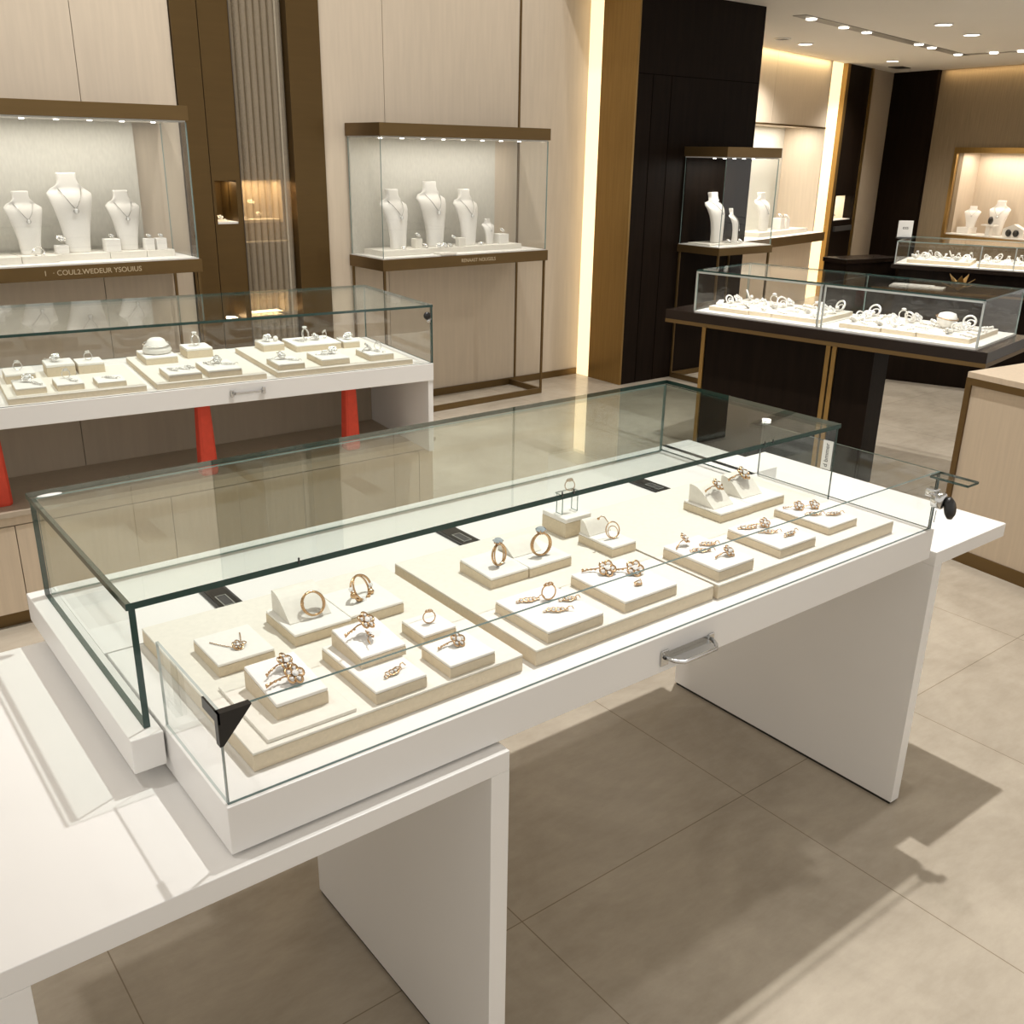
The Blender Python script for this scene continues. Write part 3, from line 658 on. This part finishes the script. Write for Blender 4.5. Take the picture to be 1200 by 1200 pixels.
CB = [(-1.588, -1.49, .068, .22, .024), (-1.456, -1.366, .068, .2, .024), (-1.322, -1.224, .06, .17, .02), (-1.6, -1.5, .27, .40, .035), (-1.455, -1.355, .33, .445, .045), (-1.345, -1.25, .33, .44, .04),
      (-1.087, -.963, .38, .56, .03), (-.911, -.805, .44, .56, .04), (-1.076, -.955, .045, .21, .025), (-.93, -.803, .045, .24, .026), (-.59, -.497, .44, .56, .032), (-.467, -.263, .37, .56, .028), (-.656, -.548, .05, .2, .024), (-.475, -.355, .055, .23, .026), (-.264, -.156, .058, .21, .026), (-.255, -.18, .36, .45, .03)]
CW = ['front left block, left pad', 'front middle block, left pad', 'small front right block, left pad', 'rear left block, left pad', 'rear middle block, left pad', 'rear right block, left pad',
      'rear left block, middle pad', 'rear right block, middle pad', 'front left block, middle pad', 'front right block, middle pad', 'rear left block, right pad', 'long rear block, right pad', 'front left block, right pad', 'front middle block, right pad', 'front right block, right pad', 'small rear right block, right pad']
for (x0, x1, y0, y1, hh), wd_ in zip(CB, CW):
    block(x0, x1, y0, y1, ZC1, hh, 'white display '+wd_+', case on red legs', PC)
tag(MB().lathe([(.05, 0), (.058, .012), (.05, .03), (.036, .044), (.034, .052), (.022, .06), (.004, .062)], seg=24).build('jewelry_pillow', 'padwhite', None, cw(-1.022, .47, ZC1+.0304)), 'round white necklace pillow on the rear block of the middle pad', 'jewelry pillow')
tag(MB().torus(.053, .0022, T(0, 0, .036) @ rot('X', 6), 0, 30, 6).build('necklace', 'silver', None, cw(-1.022, .47, ZC1+.0304)), 'silver necklace around the round white pillow', 'necklace')
CJ = [(0, 'f', .0, .02), (0, 'd', .02, -.03), (1, 'r', 0, .03), (1, 'd', .01, -.02), (2, 'd', 0, 0), (3, 'r', .0, 0), (4, 'f', -.01, 0), (5, 'r', .0, 0), (7, 'R', 0, 0), (8, 'd', -.03, 0), (8, 'd', .01, 0), (8, 'd', .04, .02), (9, 'd', -.03, .02), (9, 'f', .005, .03), (9, 'd', .03, -.01),
      (10, 'f', -.01, 0), (10, 'b', .025, -.01), (11, 'd', -.06, 0), (11, 'R', -.015, .03), (11, 'f', .02, 0), (11, 'r', .07, .02), (12, 'f', -.01, .02), (12, 'd', .02, -.02), (13, 'd', -.02, 0), (13, 'f', .025, .01), (14, 'f', -.02, .02), (14, 'r', .02, .01), (14, 'd', .0, -.03), (15, 'f', 0, 0)]
NM = {'f': 'flower earring', 'd': 'drop earring', 'r': 'flower ring', 'R': 'large ring', 'b': 'pearl'}
seen = {}
for i, k, du, dv in CJ:
    x0, x1, y0, y1, hh = CB[i]; p = cw((x0+x1)/2+du, (y0+y1)/2+dv, ZC1+hh+.0004)
    key = (i, k); seen[key] = seen.get(key, 0)+1; side = {1: '', 2: 'second ', 3: 'third '}[seen[key]]
    where = CW[i].replace(' block', ' white block', 1)
    lab = f'{side}{"" if k == "b" else "silver "}{NM[k]} on the {where}, red legged case'
    if k == 'f': flower_jewel(p, random.uniform(-1, 1), lab, .015, metal='silver', up=.004)
    elif k == 'd': drop_jewel(p, random.uniform(-1.4, -.5), lab, .05, metal='silver')
    elif k == 'r': ring_thing(p, random.uniform(-.6, .6), lab, .015, 'gem', 'silver', 'flower')
    elif k == 'R': ring_thing(p, .4, lab, .022, 'gem', 'silver', 'double')
    else: tag(MB().ball((0, 0, .012), .012, 0, 2).build('pearl', 'pearl', None, p), lab, 'pearl')

# ================================================================== WALL SHOWCASES
def showcase(loc, rz, w, d, zt, zh, zs, zb, label, base=True, backw=None, backmat='linen', body='bronze', nspot=8, power=2.8, legs=True, letters=None):
    t = thing('wall_showcase', label, 'showcase', loc, rz)
    fr = .012
    B(-.01, w+.01, -.01, d, zh, zt, .001).build('canopy', body, t)
    B(.004, w-.004, .004, d-.004, zh-.008, zh-.0003).build('light_panel', 'padwhite', t)
    B(-.012, w+.012, -.012, d, zb, zs, .001).build('tray_frame', body, t)
    B(.0, w, .0, d-.002, zs+.0002, zs+.006).build('tray_floor', 'padwhite', t)
    z0, z1 = zs+.0065, zh-.0085
    pane('front_glass', .0, w, 0, .006, z0, z1, t); pane('side_glass', 0, .006, .0065, d-.01, z0, z1, t); pane('side_glass', w-.006, w, .0065, d-.01, z0, z1, t)
    if backw is None: backw = w-.01
    B(.007, backw, d-.02, d-.004, z0, z1).build('back_panel', backmat, t)
    for k in range(nspot):
        MB().lathe([(.012, -.004), (.013, 0)], seg=12).build('spot_lens', 'spot', t, (w*(k+.7)/(nspot+.4), d*.45, zh-.0085))
    q = Matrix.Rotation(rz, 4, 'Z') @ Vector((w/2, d*.4, 0))
    lamp_area(loc[0]+q.x, loc[1]+q.y, zh-.02, w*.86, .05, power, (0, 0, rz), (1, .95, .86))
    if legs:
        for x in (0, w-.014):
            for y in (0, d-.02): B(x, x+.014, y, y+.014, .0402, zb-.0003).build('leg', body, t)
        for q in ((0, w, 0, .016), (0, w, d-.022, d-.006)): B(q[0], q[1], q[2], q[3], 0.001, .04).build('foot_rail', body, t)
        for x in (0, w-.016): B(x, x+.016, .0165, d-.0225, 0.001, .04).build('foot_rail', body, t)
    if letters: text('lettering', letters[0], letters[1], T(letters[2], -.0125, (zs+zb)/2) @ FACE, 'letter', t)
    return t
showcase((2.849, 3.471, 0), math.radians(1.28), 1.346, .40, 1.838, 1.763, 1.036, .966, 'glass wall showcase with bronze frame standing in the middle of the beige wall', backw=1.18, letters=('RENAAST NOUGELS', .032, .74))
showcase((.30, 3.45, 0), 0, 1.362, .40, 1.882, 1.81, 1.103, 1.034, 'glass wall showcase with bronze frame at the far left of the beige wall', backw=1.20, power=3.2, letters=("I   · COUL2.WEDEUR YSOUIUS", .036, .80))
showcase((5.415, 2.955, 0), 0, .60, .408, 1.745, 1.676, 1.04, .985, 'small glass showcase mounted on the dark wood block', backmat='darkwood', backw=.59, nspot=5, power=3)

# items in the middle showcase; local to its frame
AA = (2.849, 3.471, math.radians(1.28))
def aw(u, v, z): return (AA[0]+u*math.cos(AA[2])-v*math.sin(AA[2]), AA[1]+u*math.sin(AA[2])+v*math.cos(AA[2]), z)
def riser(p, w_, d_, h_, label, rz=0, m='cream'): return tag(B(-w_/2, w_/2, -d_/2, d_/2, 0, h_, .001).build('display_riser', m, None, p, rz), label, 'display riser')
riser(aw(.25, .23, 1.0425), .36, .24, .034, 'cream riser under the left bust of the middle showcase')
riser(aw(.50, .04, 1.0425), .12, .1, .012, 'thin low riser between the two risers of the middle showcase')
riser(aw(.835, .24, 1.0425), .78, .22, .034, 'long cream riser under the two right busts of the middle showcase')
ZA = 1.0767
bust(aw(.25, .25, ZA), .12, .37, 'white necklace bust leftmost in the middle showcase', 'silver necklace with pearl drop on the leftmost bust, middle showcase', w=.21)
bust(aw(.56, .27, ZA), .0, .415, 'tallest white necklace bust at the centre of the middle showcase', 'silver necklace on the tallest bust of the middle showcase', w=.22)
bust(aw(.83, .25, ZA), .0, .365, 'white necklace bust right of centre in the middle showcase', 'silver necklace on the bust right of centre, middle showcase', w=.19)
bust(aw(1.0, .22, ZA), .15, .17, 'very small white bust between bust and box, middle showcase', 'tiny silver necklace on the very small bust, middle showcase', w=.11)
def cube_box(p, s, h_, label, m='padwhite', rz=0): return tag(B(-s/2, s/2, -s/2, s/2, 0, h_, .002).build('display_cube', m, None, p, rz), label, 'display cube')
cube_box(aw(1.11, .22, ZA), .085, .065, 'white cube at the right end of the middle showcase')
flower_jewel(aw(1.11, .2, ZA+.0655), .2, 'silver flower on the right end cube of the middle showcase', .02, False, 'brooch', 'brooch', 6, metal='silver', up=.012)
cube_box(aw(.385, .2, ZA), .055, .06, 'white cube right of the leftmost bust, middle showcase', 'cream')
flower_jewel(aw(.385, .185, ZA+.0605), .2, 'silver flower brooch on the cube by the leftmost bust, middle showcase', .02, False, 'brooch', 'brooch', 5, metal='silver', up=.01)
cube_box(aw(.72, .17, ZA), .05, .055, 'white cube right of the tallest bust, middle showcase', 'cream')
flower_jewel(aw(.665, .17, ZA), .2, 'silver flower on a stem beside the tallest bust, middle showcase', .018, False, 'brooch', 'brooch', 4, metal='silver', up=.05)
for u, v, r, lb in ((.25, .15, .016, 'silver flower in front of the leftmost bust, middle showcase'), (.44, .18, .022, 'silver flower pile beside the cube, middle showcase'), (.53, .15, .02, 'silver flower left in front of the tallest bust'), (.58, .15, .022, 'silver flower centred in front of the tallest bust'), (.63, .16, .018, 'silver flower right in front of the tallest bust'), (.9, .17, .016, 'silver flower left of the very small bust')):
    flower_jewel(aw(u, v, ZA), random.uniform(-1, 1), lb, r, False, 'brooch', 'brooch', 6, metal='silver')

# items in the left showcase
ZB = 1.1092
for x0, x1, yy, lb in ((.62, .785, 3.55, 'cream riser at the cut left edge of the left showcase'), (.79, .965, 3.56, 'cream riser under the left bust of the left showcase'), (.968, 1.235, 3.60, 'cream riser under the tallest bust of the left showcase'), (1.238, 1.43, 3.60, 'cream riser under the right bust of the left showcase'), (1.433, 1.585, 3.60, 'cream riser under the two cubes of the left showcase')):
    tag(B(x0, x1, yy, 3.80, ZB, ZB+.035, .001).build('display_riser', 'cream'), lb, 'display riser')
ZB1 = ZB+.0354
bust((.862, 3.70, ZB1), .05, .31, 'white necklace bust left of the tallest bust, left showcase', 'silver necklace on the bust left of the tallest, left showcase', w=.185)
bust((1.10, 3.71, ZB1), .0, .40, 'tallest white necklace bust in the left showcase', 'silver necklace with round pendant on the tallest bust, left showcase', w=.225)
bust((1.365, 3.71, ZB1), .0, .31, 'white necklace bust right of the tallest bust, left showcase', 'silver necklace on the bust right of the tallest, left showcase', w=.18)
bust((.665, 3.68, ZB1), .05, .21, 'low white bust at the cut left edge of the left showcase', 'silver necklace on the low bust at the left edge, left showcase', w=.13)
for x, s, hh, lb, fl in ((1.005, .06, .042, 'white cube left of the tallest bust, left showcase', 'silver flower spray on the cube left of the tallest bust, left showcase'), (1.262, .075, .065, 'white cube between the tallest and the right bust, left showcase', 'silver ring flower on the cube between busts, left showcase'),
                       (1.46, .05, .06, 'left of two white cubes at the right end, left showcase', 'silver flower on the left cube of the pair, left showcase'), (1.525, .055, .06, 'right of two white cubes at the right end, left showcase', 'silver flower on the right cube of the pair, left showcase')):
    cube_box((x, 3.645, ZB1), s, hh, lb)
    flower_jewel((x, 3.63, ZB1+hh+.0005), .2, fl, .022 if x < 1.1 else .014, False, 'brooch', 'brooch', 6, metal='silver', up=.02 if x < 1.1 else .006)
bracelet((.88, 3.59, ZB1), .2, 'silver bracelet lying in front of the left bust, left showcase', .03, metal='silver')

# items in the small showcase on the dark block
riser((5.62, 3.18, 1.0465), .36, .22, .012, 'thin cream riser in the small showcase on the dark block')
bust((5.62, 3.2, 1.059), .25, .365, 'white necklace bust in the small showcase on the dark block', 'silver necklace on the bust in the small showcase', w=.25, drop=.62)
bust((5.74, 3.12, 1.059), .6, .25, 'slim white jewelry stand beside the bust in the small showcase', 'beaded necklace on the slim stand in the small showcase', w=.13, drop=.4)
for u, v, lb in ((5.68, 3.09, 'silver flower at the foot of the bust, small showcase'), (5.80, 3.08, 'silver flower right of the slim stand, small showcase')): flower_jewel((u, v, 1.059), .2, lb, .02, False, 'brooch', 'brooch', 6, metal='silver')

# recess wall display ledge and its items
t = tag(B(-2.2, 1.75, -.14, .49, .757, .83, .001).build('display_ledge', ['padwhite'], None, O2, A2), 'white display ledge of the lit recess wall', 'shelf')
tag(B(-2.2, 1.76, -.16, -.141, .73, .83).build('ledge_fascia', 'bronze', None, O2, A2), 'bronze fascia strip along the recess display ledge', 'trim')
def w2(u, n, z): return frame_pt(O2, A2, u, n, z)
riser(w2(.9, .12, .8305), 1.3, .28, .05, 'long low cream riser on the recess wall ledge', A2)
bust(w2(.62, .15, .881), A2-.1, .42, 'large white necklace bust on the recess wall ledge', 'broad silver necklace on the bust of the recess wall ledge', w=.27, drop=.5)
for k, (u, s) in enumerate(((.98, .13), (1.14, .12))): cube_box(w2(u, .1, .881), s*.8, s, ('left', 'right')[k]+' white cube of two beside the bust on the recess ledge', rz=A2); flower_jewel(w2(u, .08, .881+s+.001), 0, 'silver flower on the '+('left', 'right')[k]+' cube of the recess ledge', .035, False, 'brooch', 'brooch', 6, metal='silver')
# narrow warm niche in the dark column
tag(B(2.325, 2.915, .0, .34, .9305, .94).build('niche_shelf', 'padwhite', None, O2, A2), 'pale shelf in the warm niche of the dark column', 'shelf')
for k, (u, h_) in enumerate(((2.42, .14), (2.55, .10))): flower_jewel(w2(u, .1, .9402), .2, ('taller', 'lower')[k]+' silver flower in the warm niche of the dark column', .05, False, 'brooch', 'brooch', 6, metal='silver', up=h_*.4)
tag(B(2.34, 2.9, -.05, -.021, .80, .86).build('niche_reflection', 'dark', None, O2, A2), 'dark strip painted as a reflection below the warm niche of the dark column', 'strip')  # stands in for a darker reflection of the niche jewels
# niche jewels behind the bronze bay
flower_jewel((2.005, 3.95, 1.2624), 0, 'gold flower jewel in the narrow bronze niche', .018, False, 'brooch', 'brooch', 5, metal='silver', up=.012)
flower_jewel((2.03, 3.93, 1.2624), .8, 'low silver jewel beside the flower in the narrow bronze niche', .012, False, 'brooch', 'brooch', 5, metal='silver')
for u, r, u2, lb in ((2.28, .022, .09, 'white flower high behind the reeded glass'), (2.33, .02, .02, 'low white flower behind the reeded glass'), (2.24, .014, .0, 'small silver flower at the left behind the reeded glass')):
    flower_jewel((u, 4.12, 1.2574), 0, lb, r, False, 'brooch', 'brooch', 6, metal='silver', up=u2)
# window with the gold frame
def w3(u, n, z): return frame_pt(O3, A3, u, n, z)
cube_box(w3(1.33, .2, .8005), .17, .075, 'low white cube at the left in the gold framed window', rz=A3)
bust(w3(1.36, .22, .876), A3+.5, .26, 'small white bust on a cube in the gold framed window', 'silver necklace on the small bust in the gold framed window', w=.20)
bust(w3(1.72, .25, .8005), A3+.4, .42, 'tall white bust in the gold framed window', 'silver necklace on the tall bust in the gold framed window', w=.25)
st = thing('jewelry_stand', 'small white stand in front of the tall bust, gold framed window', 'stand', w3(1.74, .08, .8005), A3)
B(-.09, .09, -.05, .05, .12, .135).build('stand_top', 'padwhite', st); B(-.03, .03, -.03, .03, 0, .1198).build('stand_post', 'padwhite', st)
tag(MB().ball((0, 0, .05), .05, 0, 2, (1, .5, 1)).build('dark_jewel', 'black', None, w3(1.74, .08, .936)), 'dark heart shaped jewel on the small white stand', 'jewel')
nb = thing('jewelry_box', 'open white box with two dark jewels in the gold framed window', 'box', w3(2.06, .12, .8005), A3)
MB().prism([(-.14, 0), (.14, 0), (.14, .1), (0, .16), (-.14, .1)], -.03, .05, 0, 'y').build('body', 'padwhite', nb)
for x in (-.05, .05): MB().ball((x, -.04, .055), .04, 0, 2, (1, .4, 1.1)).build('dark_insert', 'black', nb)

# ================================================================== DARK COUNTERS
def tiny_protos():
    P = []
    mb = MB(); petals(mb, (0, 0, .012), .016, 5, 0, 1, rot('X', 40)); P.append(mb.build('jewel', ['brightsilver', 'gem']))
    mb = MB(); mb.torus(.013, .0018, T(0, 0, .014) @ rot('X', 80), 0, 16, 5); mb.gem((0, 0, .031), .008, 1); P.append(mb.build('jewel', ['brightsilver', 'gem']))
    mb = MB()
    for k in range(7): mb.ball((.008*(k-3), .004*math.sin(k), .005), .005, k % 2, 1)
    P.append(mb.build('jewel', ['brightsilver', 'pearl']))
    mb = MB(); mb.torus(.017, .003, T(0, 0, .018) @ rot('X', 65), 0, 18, 6); mb.torus(.011, .002, T(.004, -.004, .014) @ rot('X', 50), 0, 16, 5); mb.ball((0, -.012, .012), .007, 1, 1); P.append(mb.build('jewel', ['brightsilver', 'pearl']))
    return P
PR = tiny_protos()
used = [False]*4
def tiny(kind, p, rz, label, group, sc=1.):
    if not used[kind]:
        used[kind] = True; o = PR[kind]; o.location = p; o.rotation_euler = (0, 0, rz)
    else:
        o = PR[kind].copy(); COL.objects.link(o); o.location = p; o.rotation_euler = (0, 0, rz)
    o.scale = (sc, sc, sc); return tag(o, label, 'jewel', group)

PD = ((3.939, 1.85), math.radians(-80.3))
def dw(u, v, z): O, A = PD; return (O[0]+u*math.cos(A)-v*math.sin(A), O[1]+u*math.sin(A)+v*math.cos(A), z)
LD, DD = 1.568, .60
d1 = thing('counter', 'dark wood counter on two pedestals under the long glass case at right', 'counter', (3.939, 1.85, 0), PD[1])
B(-.17, LD+.06, -.03, DD+.03, .785, .838, .001).build('countertop', 'darktop', d1)
B(-.17, LD+.06, -.03, DD+.03, .764, .7848).build('fascia', 'bronze', d1)
for x0, x1 in ((.06, .80), (.86, 1.06)):
    B(x0, x1, .06, .26, 0, .7638).build('pedestal', 'darkwood', d1)
for x in (.035, .80, .835): B(x, x+.024, .05, .085, 0, .7638).build('gold_strip', 'gold', d1)
dc = thing('jewelry_case', 'glass jewelry case with two bays on the dark counter at right', 'display case', (3.939, 1.85, .8384), PD[1])
ZD = 1.075-.8384
B(0, LD, 0, DD, 0, .008).build('case_floor', 'padwhite', dc)
pane('top_glass', 0, LD, 0, DD, ZD-.008, ZD, dc, 'glass', 'edge')
pane('front_glass', .01, LD-.01, .0, .006, .0085, ZD-.0085, dc); pane('rear_glass', .01, LD-.01, DD-.006, DD, .0085, ZD-.0085, dc)
pane('side_glass', 0, .006, .0065, DD-.0065, .0085, ZD-.0085, dc); pane('side_glass', LD-.006, LD, .0065, DD-.0065, .0085, ZD-.0085, dc)
pane('divider_glass', .745, .751, .0065, DD-.0065, .0085, ZD-.0085, dc)
for x in (.0, .752, .775, LD-.009): B(x, x+.009, -.003, .0, .008, ZD-.0085).build('corner_frame', 'steel', dc)
B(0, .76, -.003, .008, ZD-.018, ZD-.0085).build('led_bar', 'steel', dc); B(.775, LD, -.003, .008, ZD-.018, ZD-.0085).build('led_bar', 'steel', dc)
for u in (.38, 1.17): lamp_area(*dw(u, .05, 1.052), .7, .015, .8, (math.radians(20), 0, PD[1]), (1, .97, .92))
for k, (q, lb) in enumerate((((.05, .30, .08, .52), 'first pad from the left in the dark counter case'), ((.305, .44, .09, .52), 'narrow second pad in the left bay of the dark counter case'), ((.445, .72, .09, .52), 'third pad beside the divider of the dark counter case'),
                             ((.84, 1.06, .08, .52), 'first pad right of the divider in the dark counter case'), ((1.065, 1.24, .085, .52), 'middle pad of the right bay in the dark counter case'), ((1.245, 1.50, .09, .52), 'last pad at the right end of the dark counter case'))):
    pad(*q, .8466, lb, .024, PD)
for bay, cols in (('left', (.09, .175, .26, .37, .49, .58, .67)), ('right', (.88, .955, 1.03, 1.105, 1.195, 1.29, 1.38, 1.46))):
    for i, u in enumerate(cols):
        for j, v in enumerate((.14, .24, .34, .45)):
            if bay == 'right' and i == 5 and j in (1, 2): continue
            k = i*5+j*3
            tiny((0, 1, 2, 3, 0, 2)[k % 6], dw(u+random.uniform(-.006, .006), v+random.uniform(-.01, .01), .8709), random.uniform(-2, 2), f'small bright jewel among the rows in the {bay} bay of the dark counter case', f'jewels in the {bay} bay of the dark counter', 1.75 if j > 1 else 1.4)
tag(MB().lathe([(.02, 0), (.03, .012), (.046, .03), (.05, .05), (.04, .075), (.018, .082)], seg=20).build('jewelry_pillow', 'padwhite', None, dw(1.30, .33, .8709)), 'round white jewelry pillow in the right bay of the dark counter case', 'jewelry pillow')
tag(MB().torus(.055, .003, T(0, 0, .055) @ rot('X', 8), 0, 24, 6).build('necklace', 'rose', None, dw(1.30, .33, .8709)), 'gold necklace around the round pillow in the right bay', 'necklace')

# beige cabinet at the right edge
ch = thing('counter_cabinet', 'beige counter cabinet with bronze trim at the right edge', 'cabinet', (3.70, .06, 0), math.radians(-97))
B(.0, 1.6, .0, .9, .06, .815).build('body', 'oak', ch)
B(-.01, 1.61, -.012, .91, .8152, .84, .001).build('countertop', 'oak', ch)
B(-.012, .012, -.012, .012, .0, .815).build('corner_strip', 'bronze', ch); B(.012, 1.61, -.0115, -.0005, .785, .815).build('top_strip', 'bronze', ch)
B(.0125, 1.6, -.006, .88, .0, .0598).build('plinth', 'bronze', ch)

# far counter
PE = ((6.99, 2.47), math.radians(-68.4))
def ew(u, v, z): O, A = PE; return (O[0]+u*math.cos(A)-v*math.sin(A), O[1]+u*math.sin(A)+v*math.cos(A), z)
LE, DE = 2.4, .65
e1 = thing('counter', 'dark far counter under the far glass case', 'counter', (6.99, 2.47, 0), PE[1])
B(-.02, LE, -.02, DE, .86, .892, .001).build('countertop', 'darktop', e1); B(.04, LE, .02, DE-.02, 0, .8598).build('body', 'darkwood', e1)
B(-.1, LE, -.26, .0195, .70, .735).build('front_ledge', 'darktop', e1); B(-.1, LE, -.262, -.2605, .718, .735).build('ledge_trim', 'bronze', e1); B(.0, LE, -.2, .0195, 0, .6998).build('lower_body', 'darkwood', e1)
ec = thing('jewelry_case', 'far glass jewelry case on the dark far counter', 'display case', (6.99, 2.47, .8924), PE[1])
ZE = .18
B(0, LE, 0, DE-.03, 0, .008).build('case_floor', 'padwhite', ec); pane('top_glass', 0, LE, 0, DE-.03, ZE-.008, ZE, ec, 'glass', 'edgelight')
pane('front_glass', .01, LE, .0, .006, .0085, ZE-.0085, ec); pane('side_glass', 0, .006, .0065, DE-.04, .0085, ZE-.0085, ec); pane('rear_glass', .01, LE, DE-.04, DE-.034, .0085, ZE-.0085, ec)
for x in (.0, .62, .86): B(x, x+.008, -.003, .0, .008, ZE-.0085).build('corner_frame', 'steel', ec)
lamp_area(*ew(.9, .06, .8924+ZE-.02), 1.7, .02, 1.7, (math.radians(18), 0, PE[1]), (1, .97, .92))
for k, (q, lb) in enumerate((((.08, .55, .08, .5), 'left white pad in the far glass case'), ((.6, 1.4, .08, .5), 'right white pad in the far glass case'))): pad(*q, .9006, lb, .03, PE)
for i in range(16):
    u = .125+.078*i if i < 6 else .645+.079*(i-6)
    for j, v in enumerate((.14, .27, .40)):
        tiny((i*3+j) % 4, ew(u, v+random.uniform(-.015, .015), .9309), random.uniform(-2, 2), 'small bright jewel among the rows in the far glass case', 'jewels in the far case', 1.6)
# wing counter joining the far counter
wg = thing('counter', 'dark wing counter left of the far glass case', 'counter', (6.849, 2.808, 0), math.radians(-9.4))
B(-.0, .62, 0, .27, .865, .9, .001).build('countertop', 'darktop', wg); B(.015, .61, .015, .26, 0, .8648).build('body', 'darkwood', wg)
# sign card, ornament, brochures
sg = thing('sign_card', 'small white sign card standing on the far glass case', 'sign', ew(.0, .28, .8924+ZE+.0005), math.radians(-35))
B(-.055, .055, -.03, .03, 0, .01).build('foot', 'dark', sg); cd = B(-.062, .062, -.004, .004, .0102, .14, .003).build('card', 'sticker', sg)
text('lettering', 'ess', .04, T(0, -.0045, .085) @ FACE, 'dark', sg)
br = thing('brochure', 'pale brochure lying on the far counter front ledge', 'brochure', ew(.22, -.13, .7353), PE[1])
B(-.2, .2, -.08, .08, 0, .012, .002).build('cover', 'cream', br); B(-.19, .12, -.07, .07, .0122, .02, .002).build('inner_page', 'padwhite', br)
fl = thing('flower_ornament', 'gold leaf flower ornament on the far counter front ledge', 'ornament', ew(.52, -.17, .7353), .3)
for k in range(9):
    a = 2*PI*k/9; el = .35+.3*(k % 3); m = Matrix.Rotation(a, 4, 'Z') @ Matrix.Rotation(-el, 4, 'Y')
    mb = MB(); mb.prism([(0, -.012), (.055, -.036), (.14, 0), (.055, .036), (0, .012)], 0, .004); bmesh.ops.transform(mb.bm, matrix=T(0, 0, .012) @ m, verts=mb.bm.verts); mb.build('leaf', 'gold', fl)
MB().ball((0, 0, .03), .025, 0, 2).build('flower_centre', 'gold', fl)
